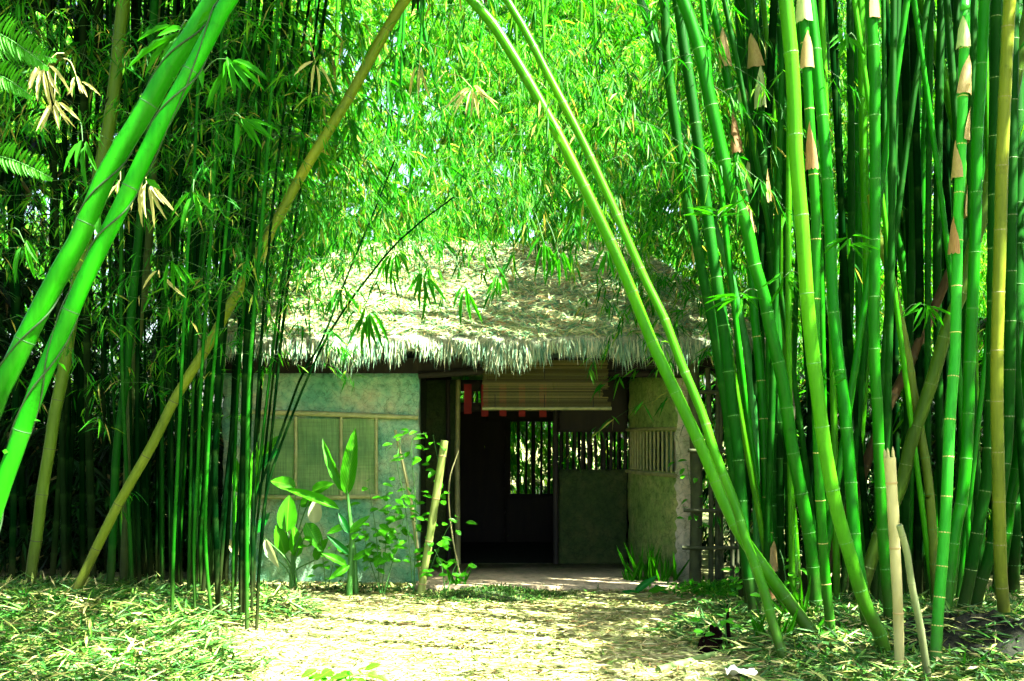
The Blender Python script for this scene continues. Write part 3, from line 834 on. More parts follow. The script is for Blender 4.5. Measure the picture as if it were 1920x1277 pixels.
right('leaning green culm right of the broken straw coloured one', [(1732, 1110), (1728, 980), (1725, 850), (1720, 691), (1703, 565), (1696, 508), (1683, 441), (1673, 366), (1660, 283), (1640, 200), (1618, 60), (1610, 0)], (18, 18), GREEN)
right('slender leaning culm inside the clump, close to its broken straw neighbour', [(1742, 1105), (1735, 950), (1725, 800), (1712, 560), (1696, 416), (1676, 316), (1653, 206), (1640, 90), (1632, 0)], (14, 14), DEEP, ring=None)
right('dark upright culm with a tall shaded lower half', [(1722, 1120), (1718, 990), (1715, 850), (1710, 560), (1705, 425), (1696, 333), (1686, 200), (1680, 50), (1678, 0)], (19, 18), DEEP)
right('mottled upright culm in the gap at the clump centre', [(1692, 1130), (1697, 990), (1700, 850), (1706, 600), (1712, 425), (1711, 300), (1713, 166), (1713, 0)], (15, 14), DEEP, ring=None)
right('bright culm slanting down rightwards from the top edge', [(1832, 1120), (1830, 980), (1828, 850), (1823, 640), (1812, 420), (1800, 290), (1783, 200), (1766, 133), (1750, 66), (1726, 0)], (19, 19), LIT)
right('bright culm with yellow ringed joints and tan sheaths, nearest of the clump',
      [(1754, 1257), (1755, 1217), (1760, 1134), (1767, 1050), (1774, 950), (1778, 850), (1780, 808), (1786, 725), (1791, 658), (1793, 558), (1796, 425), (1800, 333), (1804, 233), (1806, 150), (1810, 16), (1811, 0)], (22, 19), (.014, .19, .008), ring=YR, inter=.27,
      sheaths=((50, 'p', -.9, .2), (143, 't', .3, .24), (228, 't', 1.3, .2), (312, 't', -1.0, .24), (395, 't', 1.4, .2), (472, 't', -1.1, .2)))
right('olive spotted culm crossing the clump diagonally', [(1612, 1120), (1650, 1000), (1687, 917), (1700, 867), (1710, 824), (1733, 758), (1756, 685), (1778, 608), (1806, 541), (1826, 458), (1849, 383), (1866, 283), (1893, 200), (1913, 100), (1935, 0)], (25, 23), OLIVE, Y=8.7, ring=(.07, .12, .02), crown=None)
right('tan weathered culm standing straight near the right edge', [(1887, 1190), (1877, 1084), (1874, 984), (1871, 850), (1869, 724), (1871, 591), (1876, 425), (1879, 300), (1886, 133), (1893, 0)], (23, 22), TAN, ring=(.12, .13, .04))
right('green culm behind the nearest yellow ringed one, splaying at the foot', [(1770, 1180), (1777, 1117), (1790, 1000), (1804, 934), (1812, 850), (1815, 790), (1818, 680), (1824, 560), (1829, 425), (1832, 266), (1840, 133), (1846, 0)], (23, 21), GREEN)
right('culm with a dark frayed joint low down, curving inward', [(1728, 1110), (1745, 1020), (1758, 930), (1772, 830), (1790, 700), (1815, 560), (1840, 330), (1853, 200), (1862, 0)], (22, 19), GREEN, ring=(.14, .2, .06))
right('thick culm with swollen joints left of the tan weathered one', [(1797, 1165), (1807, 1134), (1821, 1067), (1834, 984), (1848, 917), (1855, 850), (1860, 700), (1862, 500), (1865, 200), (1868, 0)], (23, 20), DEEP, ring=(.08, .15, .03))
right('thick dark culm bulging at its lowest joint, half behind the tan weathered one', [(1824, 1157), (1837, 1100), (1857, 1034), (1875, 930), (1890, 800), (1895, 500), (1900, 0)], (23, 20), DEEP, ring=(.06, .1, .03))
right('green culm slanting out past the right picture edge', [(1870, 1110), (1888, 984), (1894, 934), (1911, 850), (1925, 691), (1940, 500), (1950, 200), (1955, 0)], (23, 22), GREEN)
right('deep green straight culm at the right picture edge', [(1900, 1110), (1905, 850), (1908, 600), (1910, 425), (1909, 166), (1908, 0)], (22, 22), DEEP)
right('brown rotten culm lying aslant inside the clump, broken at the top', [(1590, 960), (1620, 880), (1660, 774), (1693, 708), (1720, 651), (1746, 591), (1786, 498)], (21, 17), BROWN, Y=9.3, cut=True, crown=None, ring=DR_)
right('grey green short dead culm leaning beside the pale split stake', [(1742, 1285), (1737, 1251), (1724, 1167), (1710, 1100), (1700, 1034), (1686, 985)], (15, 12), (.12, .18, .08), cut=True, crown=None, ring=(.08, .1, .04))
right('slim bluish culm leaning behind the dark uprights toward the thatch', [(1422, 1130), (1416, 848), (1406, 691), (1386, 585), (1366, 498), (1340, 425), (1310, 330), (1270, 200), (1215, 40), (1200, 0)], (15, 15), (.02, .12, .02), ring=None)
right('very thin culm between the crossing pair and the bamboo fence', [(1442, 1120), (1434, 1017), (1413, 933), (1400, 850), (1388, 720), (1375, 560), (1368, 470)], (9, 8), GREEN, ring=None, crown=None, cut=True)

# more culms behind these, shaded and half hidden
nfill = 50
for i in range(nfill):
    px = rng.uniform(1390, 1960)
    Y = rng.uniform(9.0, 12.5)
    by = HZ + CH * FPX / Y
    tx = px + rng.normal(-10, 45)
    cx = (px + tx) / 2 + rng.normal(0, 8)
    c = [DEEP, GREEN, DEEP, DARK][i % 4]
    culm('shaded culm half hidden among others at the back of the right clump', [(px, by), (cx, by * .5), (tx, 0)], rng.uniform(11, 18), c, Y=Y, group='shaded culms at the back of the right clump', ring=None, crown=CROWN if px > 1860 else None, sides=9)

for i in range(16):
    px = rng.uniform(1440, 1900); Y = rng.uniform(8.3, 9.4)
    by = HZ + CH * FPX / Y
    tx = px + rng.normal(0, 110)
    culm('slim culm crossing between the thick culms of the right clump', [(px, by), ((px + tx) / 2 + rng.normal(0, 10), by * .5), (tx, 0)], rng.uniform(9, 14), [DEEP, GREEN, LIT][i % 3], Y=Y, group='slim crossing culms of the right clump', ring=None, crown=None, sides=9)

# ------------------------------------------------------------------ left clump
LG = 'culms of the left clump'
def left(label, pts, w, color, **k):
    k.setdefault('group', LG); k.setdefault('crown', CROWN)
    return culm(label, pts, w, color, **k)
_, pA, sA, rA = left('upper of the two broad bright vine-wrapped culms slanting across the left corner',
     [(-190, 1420), (-90, 1000), (-12, 760), (13, 708), (43, 645), (73, 585), (110, 515), (143, 458), (165, 410), (205, 315), (240, 260), (270, 210), (325, 115), (370, 50), (400, 0)], (39, 35), (.006, .13, .0008), Y=5.0, inter=.75, ring=(.006, .08, .008), crown=None, extra=3.5)
_, pB, sB, rB = left('lower of the two broad bright vine-wrapped culms slanting across the left corner',
     [(-120, 1420), (-40, 1060), (0, 925), (30, 841), (53, 774), (83, 698), (110, 635), (140, 568), (166, 508), (200, 441), (240, 360), (285, 265), (325, 190), (370, 110), (415, 25), (430, 0)], (33, 29), (.006, .13, .0008), Y=4.9, inter=.75, ring=(.006, .08, .008), crown=None, extra=3.5)
left('yellowish dead culm leaning right across the whole left clump',
     [(135, 1125), (175, 1040), (225, 940), (285, 835), (330, 745), (395, 640), (430, 575), (500, 450), (570, 320), (650, 190), (700, 100), (740, 30), (760, 0)], (18, 20), (.085, .12, .010), Y=8.5, inter=.62, ring=DR_, crown=None, extra=2)
left('spotted yellow green culm with dark joints behind the slanting pair', [(55, 1110), (62, 1050), (70, 1000), (80, 917), (93, 841), (103, 774), (117, 708), (130, 625), (150, 500), (185, 330), (210, 200), (232, 0)], (20, 24), (.055, .10, .008), Y=8.8, inter=.55, ring=DR_)
left('mid thick dark green culm left of the leaning yellow one', [(204, 1134), (211, 1017), (217, 867), (223, 808), (236, 708), (246, 591), (260, 441), (275, 300), (285, 100), (290, 0)], (15, 16), DEEP, Y=9.0, inter=.5, ring=None)
left('brownish culm behind the mid thick dark green one', [(230, 1130), (240, 850), (250, 691), (263, 608), (276, 491), (288, 300), (300, 0)], (14, 15), (.03, .05, .012), Y=9.4, inter=.5, ring=None)

TW = (6, 2.6, 4.8, M['leaf_shade'], 2)
TW2 = (13, 1.9, 4.8, M['leaf'], 2)
thin = [
 ('thin green culm with its foot in the litter, first of the slender group', [(322, 1165), (326, 1017), (331, 917), (338, 760), (350, 500), (365, 300), (378, 0)], 7, (.003, .065, .001)),
 ('thin culm close behind the first of the slender group', [(334, 1150), (338, 1000), (346, 860), (356, 600), (372, 300), (392, 0)], 7, (.0015, .028, .001)),
 ('thin culm third in the slender group, lit along its foot', [(366, 1161), (364, 1017), (371, 883), (378, 700), (398, 400), (420, 0)], 7, (.003, .065, .001)),
 ('slender culm touching the fork of two others, fourth of the group', [(380, 1150), (376, 1017), (385, 900), (390, 700), (410, 400), (440, 0)], 8, (.0015, .028, .001)),
 ('slender culm bowed at the foot in the middle of the group', [(398, 1168), (386, 1034), (388, 883), (400, 700), (432, 350), (468, 0)], 7, (.003, .065, .001)),
 ('stouter dark culm in the middle of the slender group', [(411, 1161), (406, 1034), (403, 883), (412, 650), (435, 350), (455, 0)], 12, DARK),
 ('very thin culm standing clear before the hut wall', [(435, 1165), (438, 1000), (440, 867), (452, 640), (482, 330), (505, 0)], 6, (.0015, .028, .001)),
 ('stoutest dark culm at the outer end of the slender group', [(453, 1163), (456, 883), (462, 640), (480, 350), (500, 0)], 13, DARK),
 ('bright edged thin culm hugging the stoutest dark one', [(463, 1183), (463, 950), (468, 700), (494, 380), (522, 0)], 8, (.003, .065, .001)),
 ('thin dark culm just outside the stoutest dark one', [(472, 1168), (474, 960), (482, 760), (510, 400), (560, 0)], 6, DARK),
]
for lab, pts, w, c in thin:
    left(lab, pts, w, c, Y=None if pts[0][1] > 1160 else 9.2, sides=8, ring=None, inter=.35, crown=CROWN_THIN, group='slender culms before the hut wall', twigs=TW2)
left('outermost thin culm bending far over toward the thatch', [(481, 1182), (488, 1034), (498, 934), (515, 867), (537, 807), (574, 715), (620, 620), (690, 520), (760, 440), (850, 370)], (7, 3), DARK, sides=8, ring=None, cut=True, crown=None, group='slender culms before the hut wall', twigs=(16, 1.9, 3.4, M['leaf'], 5))
left('second outermost thin culm bending over, inside the outermost one', [(476, 1150), (477, 1050), (479, 943), (524, 819), (566, 703), (603, 640), (650, 520), (700, 400), (740, 300)], (6, 3), DARK, Y=9.1, sides=8, ring=None, cut=True, crown=None, group='slender culms before the hut wall', twigs=(16, 1.9, 3.6, M['leaf'], 5))
for i in range(56):
    px = rng.uniform(225, 425) if i % 8 else rng.uniform(425, 478); Y = rng.uniform(8.9, 10.8)
    by = HZ + CH * FPX / Y
    tx = px + (px - 250) * .35 + rng.normal(20, 30)
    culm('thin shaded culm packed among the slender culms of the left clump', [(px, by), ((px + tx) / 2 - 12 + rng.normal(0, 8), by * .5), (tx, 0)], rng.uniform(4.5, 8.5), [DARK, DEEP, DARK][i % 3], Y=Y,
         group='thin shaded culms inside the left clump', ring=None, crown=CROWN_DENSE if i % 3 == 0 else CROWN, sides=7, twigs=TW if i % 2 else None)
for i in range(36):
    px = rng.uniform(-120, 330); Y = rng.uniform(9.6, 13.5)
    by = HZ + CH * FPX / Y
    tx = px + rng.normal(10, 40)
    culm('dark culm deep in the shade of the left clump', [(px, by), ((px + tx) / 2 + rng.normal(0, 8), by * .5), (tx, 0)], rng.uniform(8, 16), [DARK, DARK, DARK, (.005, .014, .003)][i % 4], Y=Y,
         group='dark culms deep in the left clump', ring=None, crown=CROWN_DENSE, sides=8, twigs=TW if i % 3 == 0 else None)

# vines wound round the two slanting culms
def wind(path, s, rad, turns_per_m, r, label, z0=.3, z1=4.9):
    mask = (path[:, 2] > z0) & (path[:, 2] < z1)
    P, q, rr = path[mask], s[mask], rad[mask]
    qs = np.linspace(q[0], q[-1], int((q[-1] - q[0]) / .03))
    pc = interp_path(P, q, qs); rc = np.interp(qs, q, rr) + r * .8
    T, A, B = frames(pc)
    ph = qs * turns_per_m * 6.283 + .9 * np.sin(qs * 2.1)
    V_ = pc + (A * np.cos(ph)[:, None] + B * np.sin(ph)[:, None]) * (rc + .004 * np.sin(qs * 17))[:, None]
    b = V_[0]
    o = root('climbing_vine', b, label, 'vine', 'vines wound round the slanting culms')
    tube(MB(), V_, r, 5).shift(b).build('stem', M['vine'], o)
    for k in rng.integers(5, len(V_) - 5, 9):
        d = rng.normal(0, 1, (1, 3)); d[:, 2] -= .6
        leaves(MB_ := MB(), V_[k][None], d, rng.normal(0, 1, (1, 3)) + np.array([0, -1, 0]), .10, .035)
        MB_.shift(b).build('leaf', M['leaf'], o)
wind(pA, sA, rA, 1.1, .0045, 'thin vine wound round the upper broad slanting culm')
wind(pB, sB, rB, 1.25, .0045, 'thin vine wound round the lower broad slanting culm')
wind(pB, sB, rB, -.8, .0035, 'hair-thin second vine crossing the first on the lower broad slanting culm')

# far culms behind the hut
for i in range(26):
    px = rng.uniform(560, 1500) if i % 3 else rng.uniform(1400, 1950)
    Y = rng.uniform(16.5, 21)
    by = HZ + CH * FPX / Y
    tx = px + rng.normal(0, 90)
    culm('far culm standing in the thicket behind the hut', [(px, by), ((px + tx) / 2, by * .5), (tx, 0)], rng.uniform(6, 10), [GREEN, LIT, GREEN][i % 3], Y=Y, group='far culms behind the hut', ring=None, crown=None, sides=7)

# ------------------------------------------------------------------ foliage masses
def cloud(n, lo, hi, clusters, sig):
    lo = np.array(lo); hi = np.array(hi)
    C = rng.uniform(lo, hi, (clusters, 3))
    p = C[rng.integers(clusters, size=n)] + rng.normal(0, 1, (n, 3)) * np.array(sig)
    return np.clip(p, lo - 1, hi + 1)
def outdir(n, up=.2):
    a = rng.uniform(0, 6.283, n)
    return np.stack([np.cos(a), np.sin(a), rng.uniform(-.3, .7, n) + up], -1)

# thicket behind the hut: a bank of foliage rising away from the hut
mb = MB()
C = np.stack([rng.uniform(-14, 15, 420), 16.6 + 7.5 * rng.random(420) ** .9, np.zeros(420)], -1)
def bank(x, y): return 2.6 + (y - 16.4) * 1.45 + .8 * np.sin(x * .9) + .5 * np.sin(x * 2.3 + y)
C[:, 2] = bank(C[:, 0], C[:, 1]) - rng.uniform(0, 1.3, 420)
p = C[rng.integers(420, size=5200)] + rng.normal(0, 1, (5200, 3)) * np.array([.55, .55, .5])
q = np.stack([rng.uniform(-14, 15, 2600), rng.uniform(16.5, 18.5, 2600), rng.uniform(.1, 5.0, 2600)], -1)
C2 = np.stack([rng.uniform(-17, 18, 260), rng.uniform(23, 29, 260), np.zeros(260)], -1)
C2[:, 2] = (C2[:, 1] - 23) * 1.5 + 9.5 - rng.uniform(0, 6.5, 260)
p2 = C2[rng.integers(260, size=5200)] + rng.normal(0, 1, (5200, 3)) * np.array([.8, .7, .8])
sprays(mb, p2, outdir(len(p2)), rng.uniform(1.0, 1.8, len(p2)), K=6, M=5, ll=.40, lw=.075, droop=.5, twig_r=0, simple=True)
p = np.vstack([p, q, rng.uniform((-2.5, 15.9, 0), (3, 16.8, 2.3), (330, 3))])
sprays(mb, p, outdir(len(p)), rng.uniform(.6, 1.3, len(p)), K=7, M=6, ll=.22, lw=.025, droop=.6, twig_r=.004, simple=True, hang=.75)
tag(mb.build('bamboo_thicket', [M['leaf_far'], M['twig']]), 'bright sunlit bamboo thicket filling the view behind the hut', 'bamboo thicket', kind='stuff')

# boughs hanging over and in front of the roof
mb = MB()
p = cloud(420, (-2.3, 13.0, 4.2), (3.2, 15.5, 6.4), 60, (.5, .5, .4))
q2 = cloud(110, (-2.2, 11.8, 4.0), (2.4, 13.0, 4.8), 36, (.3, .3, .2))
q = cloud(120, (-1.9, 8.4, 3.5), (1.8, 9.6, 5.2), 36, (.3, .35, .25))
p = np.vstack([p, q, q2, cloud(22, (1.3, 9.6, 3.3), (2.6, 11, 4.2), 9, (.2, .2, .2)), cloud(40, (-3.2, 10.0, 3.0), (-2.1, 11.4, 3.9), 9, (.2, .2, .2))])
sprays(mb, p, outdir(len(p), .0), rng.uniform(.5, 1.2, len(p)), K=6, M=5, ll=.18, lw=.02, droop=.75, twig_r=.0028, hang=.8)
tag(mb.build('bamboo_foliage', [M['leaf'], M['twig']]), 'drooping bamboo foliage hanging over the thatched roof', 'foliage', kind='stuff')

# added canopy: shades the left clump from over the clearing, dapples the right-hand culms
mb = MB()
p = np.vstack([cloud(210, (-2.6, 5.4, 6.2), (.2, 8.6, 8.0), 30, (.5, .5, .4)), cloud(50, (-.9, 2.8, 6.0), (1.0, 5.4, 7.5), 12, (.4, .5, .4)), cloud(70, (-3.6, 10.2, 4.6), (-2.2, 13, 5.6), 14, (.3, .5, .3))])  # last patch also shows in view as boughs left of the roof
sprays(mb, p, outdir(len(p)), rng.uniform(.8, 1.5, len(p)), K=6, M=6, ll=.30, lw=.055, droop=.5, twig_r=.006)
tag(mb.build('shade_canopy', [M['leaf'], M['twig']]), 'bamboo canopy added high over the clearing to shade the left clump', 'foliage', kind='stuff')
mb = MB()
p = cloud(240, (4.4, 4.2, 5.2), (8.2, 9.0, 7.0), 30, (.35, .4, .35))
sprays(mb, p, outdir(len(p)), rng.uniform(.8, 1.5, len(p)), K=6, M=6, ll=.30, lw=.055, droop=.5, twig_r=.006)
tag(mb.build('shade_canopy', [M['leaf'], M['twig']]), 'bamboo canopy added out of view to dapple the right-hand culms', 'foliage', kind='stuff')

mb = MB()
p = np.vstack([rng.uniform((-7, 11.4, 0), (-3.2, 14, 1.6), (420, 3))])
sprays(mb, p, outdir(len(p)), rng.uniform(.5, 1.0, len(p)), K=5, M=5, ll=.25, lw=.045, droop=.5, twig_r=.004, simple=True)
tag(mb.build('shade_filler', [M['leaf_shade'], M['twig']]), 'black leafy undergrowth inside the left clump', 'shade_filler', kind='stuff')  # dark leaves added so gaps in the left clump read as shade

# unseen foliage added at both sides to block sky light, doubling as more grove
for x0, x1, n_, lab in ((-10.5, -6.6, 520, 'unseen dark bamboo grove added beyond the left clump to block sky light'), (6.6, 10.5, 380, 'unseen bamboo grove added beyond the right-hand clump to block sky light')):
    mb = MB()
    p = rng.uniform((x0, 2.5, .1), (x1, 15, 8.5), (n_, 3))
    sprays(mb, p, outdir(len(p)), rng.uniform(.9, 1.7, len(p)), K=6, M=5, ll=.45, lw=.10, droop=.5, twig_r=0, simple=True)
    tag(mb.build('bamboo_grove', [M['leaf_shade'], M['twig']]), lab, 'foliage', kind='stuff')

# foliage between and behind the right-hand culms
mb = MB()
p = np.vstack([cloud(900, (2.2, 11.2, .6), (7.5, 15.5, 7), 60, (.5, .6, .6)), cloud(90, (1.2, 10.2, 2.2), (2.6, 11.2, 4.6), 20, (.3, .3, .4))])
sprays(mb, p, outdir(len(p)), rng.uniform(.5, 1.2, len(p)), K=5, M=5, ll=.19, lw=.022, droop=.55, twig_r=.003)
tag(mb.build('bamboo_foliage', [M['leaf'], M['twig']]), 'leafy bamboo twigs between and behind the right-hand culms', 'foliage', kind='stuff')

mb = MB()
p = rng.uniform((2.7, 11.6, 0), (7.5, 14.5, 2.3), (520, 3))
sprays(mb, p, outdir(len(p)), rng.uniform(.5, 1.1, len(p)), K=5, M=5, ll=.25, lw=.04, droop=.5, twig_r=.004, simple=True)
tag(mb.build('shade_filler', [M['leaf_shade'], M['twig']]), 'dark leafy undergrowth behind the right-hand culms', 'shade_filler', kind='stuff')  # added leaves cover bright ground, imitating shade between the right-hand culms

# foliage in the left clump
mb = MB()
p = np.vstack([cloud(290, (-4.6, 7.6, 3.2), (-1.6, 10.0, 5.2), 50, (.35, .35, .35)), cloud(60, (-4.4, 8.2, 2.0), (-2.2, 9.8, 3.0), 30, (.3, .3, .35))])
sprays(mb, p, outdir(len(p)), rng.uniform(.4, 1.0, len(p)), K=4, M=4, ll=.15, lw=.015, droop=.5, twig_r=.0024)
tag(mb.build('bamboo_foliage', [M['leaf'], M['twig']]), 'sparse leafy twigs threading through the left clump', 'foliage', kind='stuff')
mb = MB()
p = np.vstack([cloud(1000, (-9.5, 12.5, .2), (-3.4, 16.5, 7.5), 80, (.6, .6, .6)), rng.uniform((-10, 13.2, 0), (-3.3, 15.5, 3), (700, 3))])
sprays(mb, p, outdir(len(p)), rng.uniform(.6, 1.3, len(p)), K=5, M=5, ll=.22, lw=.032, droop=.5, twig_r=.004, simple=True)
tag(mb.build('bamboo_foliage', [M['leaf_shade'], M['twig']]), 'dark bamboo foliage behind the left clump', 'foliage', kind='stuff')

# ------------------------------------------------------------------ litter on the ground
def litter(n, xr, yr, L, Wd, mat, lift=.02, tilt=.15, fn=None):
    x = rng.uniform(*xr, n); y = rng.uniform(*yr, n)
    if fn is not None:
        k = fn(x, y) > rng.random(n); x, y = x[k], y[k]
    m_ = len(x)
    z = gz(x, y) + rng.uniform(.003, lift, m_)
    a = rng.uniform(0, 6.283, m_)
    d = np.stack([np.cos(a), np.sin(a), rng.normal(.02, tilt, m_)], -1)
    mb = MB()
    leaves(mb, np.stack([x, y, z], -1), d, np.array([0, 0, 1.0]) + rng.normal(0, .3, (m_, 3)), rng.uniform(*L, m_), rng.uniform(*Wd, m_), 0, droop=.03)
    return mb
yard = lambda x, y: np.clip(1.15 - np.abs(x + .1) / 3.6, .15, 1)
tag(litter(30000, (-3.2, 3.2), (6.0, 11.2), (.06, .17), (.010, .020), None, .018, .08, yard).build('leaf_litter', M['litter']), 'pale fallen bamboo leaves strewn over the clearing', 'leaf litter', kind='stuff')
lm = lambda x, y: np.clip((-1.75 + .25 * np.sin(y * 3) - x) / .35, 0, 1)
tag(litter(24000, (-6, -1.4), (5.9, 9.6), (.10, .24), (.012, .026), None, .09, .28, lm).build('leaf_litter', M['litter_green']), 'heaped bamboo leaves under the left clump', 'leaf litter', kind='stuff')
rm = lambda x, y: np.clip((x - 1.15 - .2 * np.sin(y * 3)) / .4, 0, 1)
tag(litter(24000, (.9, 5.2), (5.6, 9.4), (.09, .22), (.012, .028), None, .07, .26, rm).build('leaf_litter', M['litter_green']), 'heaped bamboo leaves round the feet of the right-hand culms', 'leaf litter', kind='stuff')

# ------------------------------------------------------------------ pale stakes and sticks
def stick(name, label, cat, P, r, mat, sides=9, ragged=False, group=None, rings=0):
    P = np.asarray(P, float)
    path, s_ = smooth_path(P, .08)
    rad = np.interp(s_ / s_[-1], np.linspace(0, 1, len(np.atleast_1d(r))), np.atleast_1d(r))
    rad = rad * (1 + .03 * np.sin(s_ * 19))
    o = root(name, path[0], label, cat, group)
    b = path[0]
    tube(MB(), path, rad, sides).shift(b).build('shaft', mat, o)
    if rings:
        for qn in np.linspace(.12, s_[-1] - .15, rings):
            c = interp_path(path, s_, qn); t = interp_path(path, s_, qn + .05) - interp_path(path, s_, qn - .05)
            ro = obj('node_ring', RING, o, tuple(c - b)); ro.rotation_euler = align(t)
            r0 = float(np.interp(qn, s_, rad)); ro.scale = (r0, r0, .008); ro.color = (.26, .2, .07, 1)
    if ragged:                                        # splintered top
        t = nrmz(path[-1] - path[-2]); r0 = rad[-1]
        for k in range(5):
            a = k * 1.257 + .3
            e = np.array([math.cos(a) * r0 * .72, math.sin(a) * r0 * .72, 0])
            h = rng.uniform(.025, .07)
            tube(MB(), [path[-1] + e - t * .03, path[-1] + e + t * h * .6, path[-1] + e * 1.05 + t * h], [r0 * .33, r0 * .25, .002], 5).shift(b).build('splinter', mat, o)
    return o
stick('bamboo_stake', 'pale bleached split stake standing in front of the right clump', 'stake', [at(1688, 1310, 6.3), at(1684, 1151, 6.3), at(1679, 1050, 6.3), at(1674, 950, 6.3), at(1668, 858, 6.3)], [.028, .030, .032, .034], M['dead'], 12, True, rings=4)
stick('bamboo_stake', 'cut yellow green stake leaning by the porch corner', 'stake', [at(788, 1118, 10.2), at(810, 980, 10.2), at(834, 826, 10.2)], [.036, .038, .036], M['dead_green'], 10, False, rings=4)
stick('thin_stick', 'thin tan stick leaning on the end of the mud wall', 'stick', [at(790, 1095, 10.6), at(770, 940, 10.6), at(741, 806, 10.6)], [.02, .018, .014], M['dead'], 7)
stick('thin_stick', 'knobbly dead twig rising beside the door post', 'stick', [at(868, 1105, 10.5), at(846, 990, 10.5), at(842, 905, 10.5), at(860, 845, 10.5)], [.009, .008, .006], M['dead'], 6)
stick('log', 'short green log lying at the edge of the right-hand litter', 'log', [at(1234, 1266, 6.75) + [0, 0, .03], at(1340, 1236, 7.1) + [0, 0, .03]], [.028, .026], M['log'], 10)
stick('charred_stake', 'dark charred stake upright beside a twisted stump', 'stake', [at(1366, 1220, 7.3), at(1364, 1170, 7.3), at(1365, 1133, 7.3)], [.028, .016, .009], M['stump'], 8)
o = root('charred_stump', at(1330, 1232, 7.2), 'small twisted black stump at the edge of the clearing', 'stump')
b = at(1330, 1232, 7.2)
for pts, rr in (([(1325, 1234), (1328, 1205), (1322, 1188)], [.05, .04, .012]), ([(1332, 1232), (1338, 1195), (1333, 1172)], [.05, .045, .01]), ([(1330, 1225), (1346, 1195), (1344, 1176)], [.045, .04, .016]), ([(1318, 1230), (1314, 1205), (1318, 1195)], [.03, .022, .008])):
    path, s_ = smooth_path([at(px, py, 7.2 + rng.normal(0, .02)) for px, py in pts], .015)
    rad = np.interp(s_ / s_[-1], [0, .5, 1], rr) * (1 + .18 * np.sin(s_ * 130 + rng.random() * 6))
    tube(MB(), path, rad, 9).shift(b).build('limb', M['stump'], o)
# a scrap of white paper at the bottom edge
g = MB(); u, v = np.meshgrid(np.linspace(-.09, .09, 9), np.linspace(-.06, .06, 7))
z = .03 + .018 * np.sin(u * 40) * np.cos(v * 55) + .012 * np.cos(u * 70 + v * 30)
fr = np.stack([u, v, z], -1).reshape(-1, 3)
ii = (np.arange(6)[:, None] * 9 + np.arange(8)[None]).ravel(); q = np.stack([ii, ii + 1, ii + 10, ii + 9], 1)
pp_ = at(1388, 1274, 6.35)
o = g.add(np.vstack([fr, fr - [0, 0, .003]]), np.vstack([q, q[:, ::-1] + len(fr)]), 0, True).build('crumpled_paper', M['paper'], None, (pp_[0], pp_[1], float(gz(pp_[0], pp_[1])) + .05))
tag(o, 'crumpled white paper lying in the litter at the bottom edge', 'paper')

# ------------------------------------------------------------------ bamboo fence beside the hut
FY = 10.6
f0 = at(1370, 1103, FY); f0[2] = 0
fo = root('bamboo_fence', f0, 'dark mossy bamboo fence with rails between the hut and the right clump', 'fence')
for px, top, w in ((1308, 648, 24), (1332, 690, 10), (1345, 668, 8), (1352, 700, 11), (1374, 690, 9), (1386, 705, 7), (1400, 690, 12), (1416, 700, 8), (1428, 690, 11), (1446, 700, 10), (1464, 695, 9), (1482, 700, 11)):
    Yp = FY + rng.uniform(.03, .07)
    P = [at(px + rng.normal(0, 3), 1112, Yp), at(px + rng.normal(0, 2), 900, Yp), at(px + rng.normal(0, 4), top, Yp)]
    r0 = w / 2 * FY / FPX
    tube(MB(), smooth_path(P, .2)[0], r0 * rng.uniform(.9, 1.1), 8).shift(f0).build('post', M['fence'], fo)
for py, x0, x1 in ((735, 1298, 1470), (845, 1290, 1480), (957, 1282, 1500), (1027, 1279, 1420)):
    tube(MB(), smooth_path([at(x0, py, FY - .03), at((x0 + x1) / 2, py + 1, FY - .035), at(x1, py - 2, FY - .03)], .2)[0], .019, 7).shift(f0).build('rail', M['fence'], fo)

# ------------------------------------------------------------------ leafy plants
def blade_mesh(name, mat, nu=5, nv=9, fold=.18, curl=.0, oval=.45):
    """A broad leaf one unit long along +X and one unit wide, folded along its midrib."""
    V = []
    for j in range(nv):
        t = j / (nv - 1)
        wdt = .5 * (math.sin(math.pi * t ** (.75 if oval < .5 else 1.0)) ** .7) if 0 < t < 1 else .004
        for i in range(nu):
            s_ = -1 + 2 * i / (nu - 1)
            V.append((t, s_ * wdt, fold * abs(s_) * wdt * 2 * .5 - curl * t * t + .015 * math.sin(t * 22) * abs(s_)))
    F = [(j * nu + i, j * nu + i + 1, (j + 1) * nu + i + 1, (j + 1) * nu + i) for j in range(nv - 1) for i in range(nu - 1)]
    return MB().add(V, F, 0, True).mesh(name, mat)
nt = M['leaf_broad'].node_tree
b_ = nt.nodes['Principled BSDF']
src = b_.inputs['Base Color'].links[0].from_socket
tc = N_(nt, 'ShaderNodeTexCoord'); sx = N_(nt, 'ShaderNodeSeparateXYZ'); nt.links.new(tc.outputs['Object'], sx.inputs['Vector'])
ab = N_(nt, 'ShaderNodeMath', operation='ABSOLUTE'); nt.links.new(sx.outputs['Y'], ab.inputs[0])
mu = N_(nt, 'ShaderNodeMath', operation='MULTIPLY_ADD'); nt.links.new(ab.outputs[0], mu.inputs[0]); mu.inputs[1].default_value = -.55; nt.links.new(sx.outputs['X'], mu.inputs[2])
m2 = N_(nt, 'ShaderNodeMath', operation='MULTIPLY'); nt.links.new(mu.outputs[0], m2.inputs[0]); m2.inputs[1].default_value = 85
sn = N_(nt, 'ShaderNodeMath', operation='SINE'); nt.links.new(m2.outputs[0], sn.inputs[0])
vc = ramp(nt, sn.outputs[0], [(0, (.72, .78, .7)), (.9, (1.15, 1.08, 1.1))])
rib = ramp(nt, ab.outputs[0], [(.012, (2.6, 1.4, 3.0)), (.03, (1, 1, 1))])
cc = mixc(nt, mixc(nt, src, vc, 1.0, 'MULTIPLY'), rib, 1.0, 'MULTIPLY')
